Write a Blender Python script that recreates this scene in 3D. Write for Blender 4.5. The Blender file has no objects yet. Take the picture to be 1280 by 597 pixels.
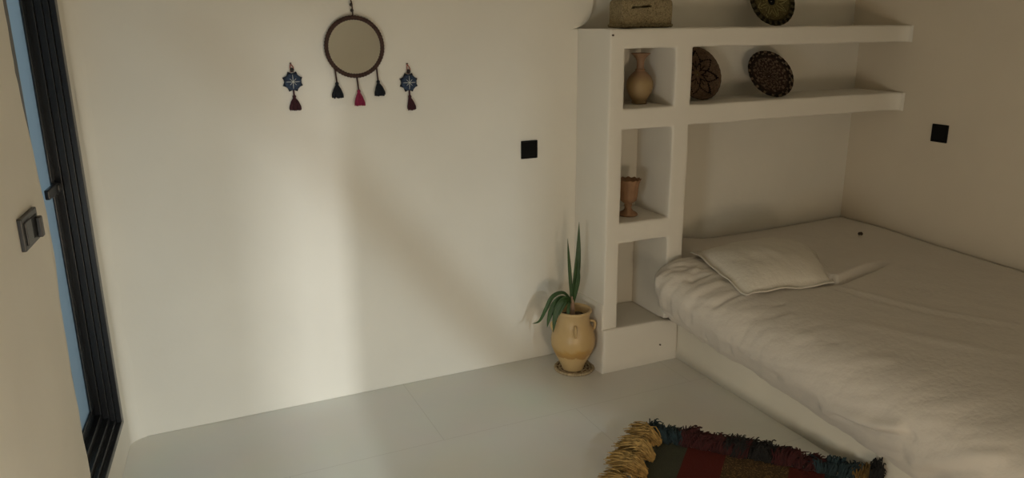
import bpy, bmesh, math, random
from mathutils import Vector, Matrix, noise

C = bpy.context.scene.collection
SC = bpy.context.scene
PI = math.pi
random.seed(7)

# ------------------------------------------------------------------ camera
EYE = Vector((0.0, 0.0, 1.6))
yaw, pitch, roll = math.radians(24.7136), math.radians(15.6663), math.radians(-0.4574)
fwd = Vector((math.sin(yaw) * math.cos(pitch), math.cos(yaw) * math.cos(pitch), -math.sin(pitch)))
right = Vector((math.cos(yaw), -math.sin(yaw), 0))
up = right.cross(fwd)
r2 = right * math.cos(roll) + up * math.sin(roll)
u2 = -right * math.sin(roll) + up * math.cos(roll)
cam_data = bpy.data.cameras.new('camera')
cam_data.sensor_width = 36.0
cam_data.lens = 968.46 / 1280 * 36.0
cam_data.clip_start = 0.02
cam = bpy.data.objects.new('camera', cam_data)
C.objects.link(cam)
M = Matrix.Identity(4)
for i in range(3):
    M[i][0], M[i][1], M[i][2], M[i][3] = r2[i], u2[i], -fwd[i], EYE[i]
cam.matrix_world = M
SC.camera = cam

# ------------------------------------------------------------------ light
SC.view_settings.view_transform = 'Standard'
SC.view_settings.look = 'None'
SC.view_settings.gamma = 1.0
SC.view_settings.use_curve_mapping = False
SC.view_settings.exposure = 0.0

world = bpy.data.worlds.new('dusk_sky')
SC.world = world
world.use_nodes = True
world.node_tree.nodes['Background'].inputs['Color'].default_value = (0.66, 0.83, 1.0, 1)
world.node_tree.nodes['Background'].inputs['Strength'].default_value = 0.95


def area(name, loc, target, sx, sy, power, col):
    d = bpy.data.lights.new(name, 'AREA')
    d.shape = 'RECTANGLE'
    d.size, d.size_y = sx, sy
    d.energy = power
    d.color = col
    o = bpy.data.objects.new(name, d)
    C.objects.link(o)
    o.location = loc
    dirv = Vector(target) - Vector(loc)
    o.rotation_euler = dirv.to_track_quat('-Z', 'Y').to_euler()
    return o


# added unseen light, beamed through the narrow rear opening onto the far wall
area('beam_light', (0.14, -3.20, 1.90), (0.5, 3.16, 0.6), 0.085, 0.34, 108.0, (0.97, 1.0, 1.0))
# second, cooler added light, high up, beamed through the small rear opening
area('beam_light_high', (1.87, -3.20, 2.35), (0.9, 3.16, 0.5), 0.075, 0.075, 92.0, (0.76, 0.92, 1.0))
# added fill low by the left wall, where no window is built
area('low_left_fill', (-0.42, 0.95, 0.45), (1.8, 2.9, 0.2), 0.5, 0.5, 12.2, (0.96, 1.0, 0.95))
# added warm fill, low behind the viewer, with no lamp modelled there
area('low_warm_fill', (0.9, -0.6, 0.35), (0.7, 3.1, 0.3), 0.4, 0.4, 14.9, (1.0, 0.785, 0.55))

# ------------------------------------------------------------------ materials


def new_mat(name):
    m = bpy.data.materials.new(name)
    m.use_nodes = True
    nt = m.node_tree
    b = nt.nodes['Principled BSDF']
    return m, nt, b


def mat(name, col, rough=0.6, var=0.0, vscale=8.0, bump=0.0, bscale=40.0, metallic=0.0, sheen=0.0, detail=4.0,
        stretch=None, spec=0.5):
    m, nt, b = new_mat(name)
    b.inputs['Roughness'].default_value = rough
    b.inputs['Metallic'].default_value = metallic
    b.inputs['Specular IOR Level'].default_value = spec
    b.inputs['Base Color'].default_value = (*col, 1)
    if sheen:
        b.inputs['Sheen Weight'].default_value = sheen
    tc = nt.nodes.new('ShaderNodeTexCoord')
    mp = nt.nodes.new('ShaderNodeMapping')
    nt.links.new(tc.outputs['Object'], mp.inputs['Vector'])
    if stretch:
        mp.inputs['Scale'].default_value = stretch
    if var:
        n = nt.nodes.new('ShaderNodeTexNoise')
        n.inputs['Scale'].default_value = vscale
        n.inputs['Detail'].default_value = detail
        nt.links.new(mp.outputs['Vector'], n.inputs['Vector'])
        cr = nt.nodes.new('ShaderNodeValToRGB')
        lo = tuple(max(0, c * (1 - var)) for c in col)
        hi = tuple(min(1, c * (1 + var)) for c in col)
        cr.color_ramp.elements[0].color = (*lo, 1)
        cr.color_ramp.elements[1].color = (*hi, 1)
        cr.color_ramp.elements[0].position = 0.3
        cr.color_ramp.elements[1].position = 0.7
        nt.links.new(n.outputs['Fac'], cr.inputs['Fac'])
        nt.links.new(cr.outputs['Color'], b.inputs['Base Color'])
    if bump:
        n2 = nt.nodes.new('ShaderNodeTexNoise')
        n2.inputs['Scale'].default_value = bscale
        n2.inputs['Detail'].default_value = 5
        nt.links.new(mp.outputs['Vector'], n2.inputs['Vector'])
        bp = nt.nodes.new('ShaderNodeBump')
        bp.inputs['Strength'].default_value = bump
        bp.inputs['Distance'].default_value = 0.01
        nt.links.new(n2.outputs['Fac'], bp.inputs['Height'])
        nt.links.new(bp.outputs['Normal'], b.inputs['Normal'])
    return m


def attr_mat(name, rough=0.85, bump=0.3, bscale=300):
    m, nt, b = new_mat(name)
    b.inputs['Roughness'].default_value = rough
    b.inputs['Specular IOR Level'].default_value = 0.04
    a = nt.nodes.new('ShaderNodeAttribute')
    a.attribute_name = 'weave'
    nt.links.new(a.outputs['Color'], b.inputs['Base Color'])
    n2 = nt.nodes.new('ShaderNodeTexNoise')
    n2.inputs['Scale'].default_value = bscale
    bp = nt.nodes.new('ShaderNodeBump')
    bp.inputs['Strength'].default_value = bump
    bp.inputs['Distance'].default_value = 0.003
    tc = nt.nodes.new('ShaderNodeTexCoord')
    nt.links.new(tc.outputs['Object'], n2.inputs['Vector'])
    nt.links.new(n2.outputs['Fac'], bp.inputs['Height'])
    nt.links.new(bp.outputs['Normal'], b.inputs['Normal'])
    return m


def plaster(name, col, var=0.03):
    """hand trowelled lime plaster: broad waves plus fine grain"""
    m, nt, b = new_mat(name)
    b.inputs['Roughness'].default_value = 0.75
    b.inputs['Specular IOR Level'].default_value = 0.25
    tc = nt.nodes.new('ShaderNodeTexCoord')
    big = nt.nodes.new('ShaderNodeTexNoise')
    big.inputs['Scale'].default_value = 2.2
    big.inputs['Detail'].default_value = 3
    fine = nt.nodes.new('ShaderNodeTexNoise')
    fine.inputs['Scale'].default_value = 30
    fine.inputs['Detail'].default_value = 6
    nt.links.new(tc.outputs['Object'], big.inputs['Vector'])
    nt.links.new(tc.outputs['Object'], fine.inputs['Vector'])
    cr = nt.nodes.new('ShaderNodeValToRGB')
    cr.color_ramp.elements[0].position = 0.3
    cr.color_ramp.elements[1].position = 0.7
    cr.color_ramp.elements[0].color = (*[c * (1 - var) for c in col], 1)
    cr.color_ramp.elements[1].color = (*[min(1, c * (1 + var)) for c in col], 1)
    nt.links.new(big.outputs['Fac'], cr.inputs['Fac'])
    nt.links.new(cr.outputs['Color'], b.inputs['Base Color'])
    b1 = nt.nodes.new('ShaderNodeBump')
    b1.inputs['Strength'].default_value = 0.35
    b1.inputs['Distance'].default_value = 0.03
    nt.links.new(big.outputs['Fac'], b1.inputs['Height'])
    b2 = nt.nodes.new('ShaderNodeBump')
    b2.inputs['Strength'].default_value = 0.12
    b2.inputs['Distance'].default_value = 0.006
    nt.links.new(fine.outputs['Fac'], b2.inputs['Height'])
    nt.links.new(b1.outputs['Normal'], b2.inputs['Normal'])
    nt.links.new(b2.outputs['Normal'], b.inputs['Normal'])
    return m


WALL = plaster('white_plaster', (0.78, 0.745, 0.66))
RWALL = plaster('dimmed_plaster', (0.70, 0.625, 0.505))  # plaster darkened and warmed to stand in for dimmer light on the right wall
UNITM = plaster('shelf_plaster', (0.78, 0.74, 0.66), 0.025)
BASEM = plaster('platform_plaster', (0.76, 0.715, 0.61), 0.06)
BLACKM = mat('black_switch_plastic', (0.005, 0.005, 0.005), 0.5, spec=0.12)
GREYSW = mat('dark_grey_switch_plastic', (0.030, 0.028, 0.026), 0.4)
FRAMEM = mat('black_window_metal', (0.016, 0.017, 0.019), 0.32, metallic=0.2)
SASHM = mat('blue_black_sash', (0.018, 0.024, 0.032), 0.22, metallic=0.1)
SHEETM = mat('white_cotton', (0.66, 0.61, 0.54), 0.9, var=0.02, vscale=5, bump=0.25, bscale=55, sheen=0.15)
PILLOWM = mat('cream_cotton', (0.70, 0.655, 0.565), 0.9, var=0.02, vscale=9, bump=0.25, bscale=60, sheen=0.15)
TERRA = mat('terracotta', (0.28, 0.155, 0.08), 0.75, var=0.18, vscale=22, bump=0.2, bscale=60)
LEAFM = mat('leaf_green', (0.036, 0.085, 0.020), 0.5, var=0.35, vscale=14, stretch=(1, 1, 0.3))
STEMM = mat('pinkish_stem', (0.34, 0.22, 0.15), 0.7, var=0.2, vscale=60)
SOILM = mat('potting_soil', (0.05, 0.035, 0.022), 0.95, var=0.4, vscale=60, bump=0.8, bscale=70)
NAVY = mat('navy_thread', (0.007, 0.010, 0.016), 0.9, var=0.3, vscale=120)
CRIMSON = mat('crimson_thread', (0.27, 0.018, 0.065), 0.9, var=0.25, vscale=120)
MAROON = mat('maroon_thread', (0.048, 0.011, 0.017), 0.9, var=0.3, vscale=120)
BROWNC = mat('brown_cord', (0.055, 0.027, 0.020), 0.9, var=0.35, vscale=160)
REDC = mat('red_cord', (0.28, 0.06, 0.045), 0.9, var=0.2, vscale=100)
BEAD = mat('dark_bead', (0.02, 0.014, 0.012), 0.35)
INDIGO = mat('indigo_cloth', (0.024, 0.042, 0.080), 0.85, var=0.5, vscale=110)
DARKCLOTH = mat('black_blue_cloth', (0.008, 0.011, 0.02), 0.85)
CREAMT = mat('cream_thread', (0.62, 0.63, 0.58), 0.8)
NAILM = mat('nail_metal', (0.09, 0.06, 0.04), 0.5, metallic=0.6)
MIRRORM = mat('mirror_glass', (0.97, 0.98, 0.97), 0.03, metallic=1.0)
WEAVE = attr_mat('woven_fibre')
SPECK = mat('dark_lint', (0.075, 0.055, 0.04), 0.95)


def glass_mat():
    m = bpy.data.materials.new('frosted_pane')
    m.use_nodes = True
    nt = m.node_tree
    nt.nodes.remove(nt.nodes['Principled BSDF'])
    out = nt.nodes['Material Output']
    tr = nt.nodes.new('ShaderNodeBsdfTranslucent')
    tr.inputs['Color'].default_value = (0.55, 0.60, 0.61, 1)
    gl = nt.nodes.new('ShaderNodeBsdfGlossy')
    gl.inputs['Roughness'].default_value = 0.25
    gl.inputs['Color'].default_value = (0.8, 0.8, 0.8, 1)
    mx = nt.nodes.new('ShaderNodeMixShader')
    mx.inputs['Fac'].default_value = 0.12
    nt.links.new(tr.outputs[0], mx.inputs[1])
    nt.links.new(gl.outputs[0], mx.inputs[2])
    nt.links.new(mx.outputs[0], out.inputs['Surface'])
    return m


GLASSM = glass_mat()


def tile_mat():
    m, nt, b = new_mat('pale_floor_tile')
    b.inputs['Roughness'].default_value = 0.3
    b.inputs['Specular IOR Level'].default_value = 0.35
    tc = nt.nodes.new('ShaderNodeTexCoord')
    mp = nt.nodes.new('ShaderNodeMapping')
    mp.inputs['Location'].default_value = (-0.30, -2.617, 0)
    nt.links.new(tc.outputs['Object'], mp.inputs['Vector'])
    br = nt.nodes.new('ShaderNodeTexBrick')
    br.offset = 0.5
    br.inputs['Scale'].default_value = 1.0
    br.inputs['Brick Width'].default_value = 1.2
    br.inputs['Row Height'].default_value = 0.6
    br.inputs['Mortar Size'].default_value = 0.0016
    br.inputs['Mortar Smooth'].default_value = 0.2
    br.inputs['Color1'].default_value = (0.77, 0.755, 0.69, 1)
    br.inputs['Color2'].default_value = (0.785, 0.77, 0.705, 1)
    br.inputs['Mortar'].default_value = (0.66, 0.64, 0.575, 1)
    nt.links.new(mp.outputs['Vector'], br.inputs['Vector'])
    n = nt.nodes.new('ShaderNodeTexNoise')
    n.inputs['Scale'].default_value = 3.0
    n.inputs['Detail'].default_value = 5
    nt.links.new(tc.outputs['Object'], n.inputs['Vector'])
    mixn = nt.nodes.new('ShaderNodeMix')
    mixn.data_type = 'RGBA'
    mixn.blend_type = 'MULTIPLY'
    mixn.inputs['Factor'].default_value = 0.12
    nt.links.new(br.outputs['Color'], mixn.inputs['A'])
    nt.links.new(n.outputs['Color'], mixn.inputs['B'])
    nt.links.new(mixn.outputs['Result'], b.inputs['Base Color'])
    return m


TILEM = tile_mat()


def pot_mat():
    """buff earthenware with a wavy ochre glaze band low on the belly"""
    m, nt, b = new_mat('buff_earthenware')
    b.inputs['Roughness'].default_value = 0.38
    tc = nt.nodes.new('ShaderNodeTexCoord')
    sep = nt.nodes.new('ShaderNodeSeparateXYZ')
    nt.links.new(tc.outputs['Object'], sep.inputs['Vector'])
    n = nt.nodes.new('ShaderNodeTexNoise')
    n.inputs['Scale'].default_value = 22
    n.inputs['Detail'].default_value = 4
    nt.links.new(tc.outputs['Object'], n.inputs['Vector'])
    ma = nt.nodes.new('ShaderNodeMath')
    ma.operation = 'MULTIPLY_ADD'
    ma.inputs[1].default_value = 0.05
    nt.links.new(n.outputs['Fac'], ma.inputs[0])
    nt.links.new(sep.outputs['Z'], ma.inputs[2])
    cr = nt.nodes.new('ShaderNodeValToRGB')
    el = cr.color_ramp.elements
    data = [(0.0, (0.60, 0.44, 0.22)), (0.105, (0.60, 0.43, 0.21)), (0.108, (0.42, 0.24, 0.075)),
            (0.140, (0.50, 0.30, 0.09)), (0.155, (0.55, 0.375, 0.165)), (0.33, (0.56, 0.40, 0.20))]
    el[0].position, el[1].position = data[0][0] * 2.5, data[-1][0] * 2.5
    el[0].color, el[1].color = (*data[0][1], 1), (*data[-1][1], 1)
    for p, c in data[1:-1]:
        e = el.new(p * 2.5)
        e.color = (*c, 1)
    mu = nt.nodes.new('ShaderNodeMath')
    mu.operation = 'MULTIPLY'
    mu.inputs[1].default_value = 2.5
    nt.links.new(ma.outputs[0], mu.inputs[0])
    nt.links.new(mu.outputs[0], cr.inputs['Fac'])
    nt.links.new(cr.outputs['Color'], b.inputs['Base Color'])
    n2 = nt.nodes.new('ShaderNodeTexNoise')
    n2.inputs['Scale'].default_value = 45
    nt.links.new(tc.outputs['Object'], n2.inputs['Vector'])
    bp = nt.nodes.new('ShaderNodeBump')
    bp.inputs['Strength'].default_value = 0.2
    bp.inputs['Distance'].default_value = 0.005
    nt.links.new(n2.outputs['Fac'], bp.inputs['Height'])
    nt.links.new(bp.outputs['Normal'], b.inputs['Normal'])
    return m


POTM = pot_mat()


def vase_mat():
    """terracotta neck over a yellowish lower belly"""
    m, nt, b = new_mat('two_tone_clay')
    b.inputs['Roughness'].default_value = 0.6
    tc = nt.nodes.new('ShaderNodeTexCoord')
    sep = nt.nodes.new('ShaderNodeSeparateXYZ')
    nt.links.new(tc.outputs['Object'], sep.inputs['Vector'])
    cr = nt.nodes.new('ShaderNodeValToRGB')
    el = cr.color_ramp.elements
    el[0].position, el[0].color = 0.10, (0.33, 0.225, 0.11, 1)
    el[1].position, el[1].color = 0.62, (0.28, 0.165, 0.095, 1)
    e = el.new(0.40)
    e.color = (0.36, 0.25, 0.115, 1)
    mu = nt.nodes.new('ShaderNodeMath')
    mu.operation = 'MULTIPLY'
    mu.inputs[1].default_value = 4.3
    nt.links.new(sep.outputs['Z'], mu.inputs[0])
    nt.links.new(mu.outputs[0], cr.inputs['Fac'])
    nt.links.new(cr.outputs['Color'], b.inputs['Base Color'])
    return m


VASEM = vase_mat()


def rug_mat():
    """flat weave: stripes across the rug, in its own coordinates (x along the long edge)"""
    m, nt, b = new_mat('striped_flatweave')
    b.inputs['Roughness'].default_value = 0.95
    b.inputs['Specular IOR Level'].default_value = 0.1
    tc = nt.nodes.new('ShaderNodeTexCoord')
    sep = nt.nodes.new('ShaderNodeSeparateXYZ')
    nt.links.new(tc.outputs['Object'], sep.inputs['Vector'])
    cr = nt.nodes.new('ShaderNodeValToRGB')
    cr.color_ramp.interpolation = 'CONSTANT'
    st = [(0.0, (0.060, 0.062, 0.043)), (0.126, (0.095, 0.019, 0.015)), (0.272, (0.062, 0.040, 0.020)),
          (0.50, (0.085, 0.018, 0.014)), (0.62, (0.028, 0.042, 0.045)), (0.75, (0.13, 0.08, 0.022))]
    el = cr.color_ramp.elements
    el[0].position, el[0].color = st[0][0], (*st[0][1], 1)
    el[1].position, el[1].color = st[-1][0], (*st[-1][1], 1)
    for p, c in st[1:-1]:
        e = el.new(p)
        e.color = (*c, 1)
    nt.links.new(sep.outputs['X'], cr.inputs['Fac'])
    wv = nt.nodes.new('ShaderNodeTexVoronoi')
    wv.inputs['Scale'].default_value = 160
    nt.links.new(tc.outputs['Object'], wv.inputs['Vector'])
    n = nt.nodes.new('ShaderNodeTexNoise')
    n.inputs['Scale'].default_value = 190
    nt.links.new(tc.outputs['Object'], n.inputs['Vector'])
    # mottled yarn only in the olive-brown stripe
    inr = nt.nodes.new('ShaderNodeMath')
    inr.operation = 'COMPARE'
    inr.inputs[1].default_value = 0.386
    inr.inputs[2].default_value = 0.114
    nt.links.new(sep.outputs['X'], inr.inputs[0])
    cr2 = nt.nodes.new('ShaderNodeValToRGB')
    cr2.color_ramp.elements[0].position = 0.52
    cr2.color_ramp.elements[1].position = 0.66
    nt.links.new(n.outputs['Fac'], cr2.inputs['Fac'])
    fm = nt.nodes.new('ShaderNodeMath')
    fm.operation = 'MULTIPLY'
    nt.links.new(inr.outputs[0], fm.inputs[0])
    nt.links.new(cr2.outputs['Color'], fm.inputs[1])
    mx = nt.nodes.new('ShaderNodeMix')
    mx.data_type = 'RGBA'
    nt.links.new(fm.outputs[0], mx.inputs['Factor'])
    nt.links.new(cr.outputs['Color'], mx.inputs['A'])
    mx.inputs['B'].default_value = (0.20, 0.12, 0.05, 1)
    nt.links.new(mx.outputs['Result'], b.inputs['Base Color'])
    bp = nt.nodes.new('ShaderNodeBump')
    bp.inputs['Strength'].default_value = 0.6
    bp.inputs['Distance'].default_value = 0.004
    nt.links.new(wv.outputs['Distance'], bp.inputs['Height'])
    nt.links.new(bp.outputs['Normal'], b.inputs['Normal'])
    return m


RUGM = rug_mat()
YARN = {
    'teal': mat('teal_wool', (0.018, 0.037, 0.044), 0.95, var=0.35, vscale=60),
    'red': mat('dark_red_wool', (0.045, 0.007, 0.007), 0.95, var=0.35, vscale=60),
    'black': mat('black_wool', (0.010, 0.009, 0.008), 0.95, var=0.3, vscale=60),
    'mustard': mat('mustard_wool', (0.16, 0.095, 0.026), 0.95, var=0.3, vscale=60),
    'yellow': mat('yellow_wool', (0.36, 0.225, 0.070), 0.95, var=0.45, vscale=60),
}

# ------------------------------------------------------------------ mesh helpers


class MB:
    """collects geometry in world coordinates"""

    def __init__(self):
        self.v, self.f, self.col = [], [], []

    def add(self, vs, fs, col=None):
        o = len(self.v)
        self.v += [Vector(p) for p in vs]
        for f in fs:
            self.f.append([i + o for i in f])
            self.col.append(col)

    def box(self, x0, x1, y0, y1, z0, z1, fr=None):
        """fr maps (x, y, z) to world, for boxes in a wall's own axes"""
        p = [(x, y, z) for x in (x0, x1) for y in (y0, y1) for z in (z0, z1)]
        if fr:
            p = [fr(*q) for q in p]
        self.add(p, [(0, 1, 3, 2), (4, 6, 7, 5), (0, 4, 5, 1), (2, 3, 7, 6), (0, 2, 6, 4), (1, 5, 7, 3)])

    def tube(self, pts, rad, n=6, cap=True, col=None):
        pts = [Vector(p) for p in pts]
        m = len(pts)
        rads = rad if isinstance(rad, (list, tuple)) else [rad] * m
        vs, fs = [], []
        nrm = None
        for i, p in enumerate(pts):
            t = (pts[min(i + 1, m - 1)] - pts[max(i - 1, 0)])
            if t.length < 1e-9:
                t = Vector((0, 0, 1))
            t.normalize()
            if nrm is None:
                a = Vector((0, 0, 1)) if abs(t.z) < 0.9 else Vector((1, 0, 0))
                nrm = t.cross(a).normalized()
            else:
                nrm = (nrm - t * nrm.dot(t))
                nrm = nrm.normalized() if nrm.length > 1e-6 else t.orthogonal().normalized()
            bn = t.cross(nrm)
            for k in range(n):
                a = 2 * PI * k / n
                vs.append(p + (nrm * math.cos(a) + bn * math.sin(a)) * rads[i])
        for i in range(m - 1):
            for k in range(n):
                fs.append((i * n + k, i * n + (k + 1) % n, (i + 1) * n + (k + 1) % n, (i + 1) * n + k))
        if cap:
            fs.append(tuple(reversed(range(n))))
            fs.append(tuple((m - 1) * n + k for k in range(n)))
        self.add(vs, fs, col)

    def lathe(self, prof, c, n=48, wob=None):
        """prof: list of (r, z) from the centre of the foot round to the inside"""
        vs, fs = [], []
        m = len(prof)
        for j, (r, z) in enumerate(prof):
            for k in range(n):
                a = 2 * PI * k / n
                rr, zz = (r, z) if wob is None else wob(r, z, a, j)
                vs.append((c[0] + rr * math.cos(a), c[1] + rr * math.sin(a), c[2] + zz))
        for j in range(m - 1):
            for k in range(n):
                fs.append((j * n + k, j * n + (k + 1) % n, (j + 1) * n + (k + 1) % n, (j + 1) * n + k))
        fs.append(tuple(reversed(range(n))))
        fs.append(tuple((m - 1) * n + k for k in range(n)))
        self.add(vs, fs)

    def sphere(self, c, r, nu=12, nv=8, sq=(1, 1, 1)):
        vs, fs = [], []
        for j in range(1, nv):
            t = PI * j / nv
            for k in range(nu):
                a = 2 * PI * k / nu
                vs.append((c[0] + sq[0] * r * math.sin(t) * math.cos(a), c[1] + sq[1] * r * math.sin(t) * math.sin(a),
                           c[2] + sq[2] * r * math.cos(t)))
        top, bot = len(vs), len(vs) + 1
        vs += [(c[0], c[1], c[2] + r * sq[2]), (c[0], c[1], c[2] - r * sq[2])]
        for j in range(nv - 2):
            for k in range(nu):
                fs.append((j * nu + k, (j + 1) * nu + k, (j + 1) * nu + (k + 1) % nu, j * nu + (k + 1) % nu))
        for k in range(nu):
            fs.append((top, k, (k + 1) % nu))
            fs.append((bot, (nv - 2) * nu + (k + 1) % nu, (nv - 2) * nu + k))
        self.add(vs, fs)

    def build(self, name, material, parent=None, loc=None, smooth=False, bevel=0.0, segs=2, recalc=True, weld=False, frame=None):
        origin = Vector(loc) if loc is not None else (parent_loc(parent) if parent else Vector((0, 0, 0)))
        me = bpy.data.meshes.new(name)
        if frame is not None:
            inv = frame.inverted()
            vs = [inv @ p for p in self.v]
        else:
            vs = [p - origin for p in self.v]
        me.from_pydata(vs, [], self.f)
        if any(c is not None for c in self.col):
            at = me.color_attributes.new('weave', 'FLOAT_COLOR', 'CORNER')
            i = 0
            for poly in me.polygons:
                c = self.col[poly.index] or (0.2, 0.2, 0.2)
                for li in poly.loop_indices:
                    at.data[li].color = (*c, 1)
        if recalc or weld:
            bm = bmesh.new()
            bm.from_mesh(me)
            if weld:
                bmesh.ops.remove_doubles(bm, verts=bm.verts, dist=1e-5)
            bmesh.ops.recalc_face_normals(bm, faces=bm.faces)
            bm.to_mesh(me)
            bm.free()
        if smooth:
            for p in me.polygons:
                p.use_smooth = True
        me.materials.append(material)
        o = bpy.data.objects.new(name, me)
        C.objects.link(o)
        if frame is not None and parent is None:
            o.matrix_world = frame
        elif parent:
            o.parent = parent
            if frame is None:
                o.location = origin - parent_loc(parent)
        else:
            o.location = origin
        if bevel:
            md = o.modifiers.new('soft_edges', 'BEVEL')
            md.width, md.segments = bevel, segs
            md.limit_method = 'ANGLE'
            md.angle_limit = math.radians(40)
            md.harden_normals = False
        return o


def parent_loc(o):
    p = Vector(o.location)
    while o.parent:
        o = o.parent
        p += Vector(o.location)
    return p


def tag(o, label, cat, group=None):
    o['label'] = label
    o['category'] = cat
    if group:
        o['group'] = group
    return o


def thing(name, loc, label, cat, group=None):
    o = bpy.data.objects.new(name, None)
    o.empty_display_size = 0.05
    C.objects.link(o)
    o.location = loc
    return tag(o, label, cat, group)


def struct(o):
    o['kind'] = 'structure'
    return o


def catmull(pts, n):
    pts = [Vector(p) for p in pts]
    P = [pts[0] * 2 - pts[1]] + pts + [pts[-1] * 2 - pts[-2]]
    out = []
    segs = len(pts) - 1
    for i in range(n + 1):
        t = i / n * segs
        k = min(int(t), segs - 1)
        t -= k
        a, b, c, d = P[k], P[k + 1], P[k + 2], P[k + 3]
        out.append(0.5 * ((2 * b) + (c - a) * t + (2 * a - 5 * b + 4 * c - d) * t * t + (3 * b - a - 3 * c + d) * t ** 3))
    return out


def nz(x, y=0.0, z=0.0):
    return noise.noise(Vector((x, y, z)))


# ------------------------------------------------------------------ room shell
YB = 3.16      # back wall
XR = 3.55      # right wall
YR = -1.60     # rear wall
ZC = 2.60
A6 = math.radians(6.0)
CORNER = Vector((-0.229, YB, 0))
LS = Vector((math.sin(A6), math.cos(A6), 0))      # along the left wall, away from the viewer
LN = Vector((-math.cos(A6), math.sin(A6), 0))     # out of the room


def lw(s, n, z):
    return CORNER + LS * s + LN * n + Vector((0, 0, z))


m = MB()
m.box(-3.2, 4.2, -4.6, 3.5, -0.08, 0.0)
struct(m.build('floor', TILEM))
m = MB()
m.box(-3.2, 4.2, -4.6, 3.5, ZC, ZC + 0.1)
struct(m.build('ceiling', WALL))


def prism_xz(outline, y0, y1):
    mb = MB()
    n = len(outline)
    vs = [(x, y0, z) for x, z in outline] + [(x, y1, z) for x, z in outline]
    fs = [tuple(range(n)), tuple(reversed(range(n, 2 * n)))]
    fs += [(i, i + n, (i + 1) % n + n, (i + 1) % n) for i in range(n)]
    mb.add(vs, fs)
    return mb


# back wall: front skin stops in a rounded end above the shelf, the wall above the shelf sits a little deeper
curve = [(1.872, 1.76), (1.870, 1.68), (1.864, 1.64), (1.853, 1.612), (1.835, 1.590), (1.81, 1.575), (1.775, 1.566)]
outl = [(-0.6, 0), (XR + 0.3, 0), (XR + 0.3, 1.566)] + curve[::-1] + [(1.872, ZC), (-0.6, ZC)]
struct(prism_xz(outl, YB, YB + 0.06).build('wall_back', WALL, bevel=0.006))
m = MB()
m.box(-0.6, XR + 0.3, YB + 0.055, YB + 0.25, 0, ZC)
struct(m.build('wall_back_core', WALL))

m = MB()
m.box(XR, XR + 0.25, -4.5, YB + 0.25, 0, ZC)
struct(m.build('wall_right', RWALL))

# left wall: hand plastered, with the opening of the glazed door
S0, S1 = -0.715, -0.150        # opening, along the wall
ZS = 0.150                     # its sill


def left_piece(mb, s0, s1, z0, z1, th=0.26, wav=0.0):
    ns, nzz = max(2, int((s1 - s0) / 0.03)), max(2, int((z1 - z0) / 0.03))

    def edge(s, z):
        if wav and abs(s - s1) < 0.10:
            k = 1 - abs(s - s1) / 0.10
            lean = 0.045 * math.exp(-((z - 1.0) / 0.22) ** 2) - 0.03 * max(0, min(1, (z - 1.25) / 0.4)) + 0.02 * max(0, 1 - z / 0.9)
            return s + k * (lean + wav * (0.5 * nz(z * 3.1, 1.3) + 0.6 * nz(z * 9.0, 7.7) + 0.4 * nz(z * 26.0, 3.1)))
        return s

    for n0 in (0.0, th):
        vs, fs = [], []
        for i in range(ns + 1):
            for j in range(nzz + 1):
                s = s0 + (s1 - s0) * i / ns
                z = z0 + (z1 - z0) * j / nzz
                n = n0
                if n0 == 0:
                    n = 0.0025 * nz(s * 4, z * 4, 5.0)
                    if abs(s - s1) < 1e-6 and wav:
                        n += 0.004
                vs.append(lw(edge(s, z), n, z))
        for i in range(ns):
            for j in range(nzz):
                a = i * (nzz + 1) + j
                fs.append((a, a + 1, a + nzz + 2, a + nzz + 1))
        mb.add(vs, fs)
    # side faces
    for (i, s) in ((0, s0), (1, s1)):
        vs, fs = [], []
        for j in range(nzz + 1):
            z = z0 + (z1 - z0) * j / nzz
            e = edge(s, z)
            nn = 0.0025 * nz(s * 4, z * 4, 5.0) + (0.004 if (i and wav) else 0)
            vs += [lw(e, nn, z), lw(e, th, z)]
        for j in range(nzz):
            fs.append((2 * j, 2 * j + 1, 2 * j + 3, 2 * j + 2))
        mb.add(vs, fs)
    for z in (z0, z1):
        mb.add([lw(s0, 0, z), lw(s1, 0, z), lw(s1, th, z), lw(s0, th, z)], [(0, 1, 2, 3)])


m = MB()
left_piece(m, -4.8, S0, 0, ZC, wav=0.016)
left_piece(m, S1, 0.06, 0, ZC)
left_piece(m, S0, S1, 0, ZS)
left_piece(m, S0, S1, 2.25, ZC)
struct(m.build('wall_left', WALL, weld=True))

# rounded plaster fillet in the corner of left and back wall and along the foot of the left wall
m = MB()
pr = []
R = 0.035
for k in range(9):
    a = k / 8 * PI / 2
    pr.append((R - R * math.sin(a), R - R * math.cos(a)))
pv = []
for z in [i * ZC / 40 for i in range(41)]:
    rw = 1 + 0.5 * nz(z * 5, 2.2)
    if z < 0.12:
        rw *= 1 + (0.12 - z) * 6
    for (a, b) in pr:
        p = CORNER - LS * (b * rw) - Vector((0, 0, 0)) + Vector((a * rw, 0, 0))
        pv.append((p.x, min(p.y, YB), z))
fs = []
for i in range(40):
    for k in range(8):
        fs.append((i * 9 + k, i * 9 + k + 1, (i + 1) * 9 + k + 1, (i + 1) * 9 + k))
m.add(pv, fs)
struct(m.build('trim_1', WALL, smooth=True))

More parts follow.
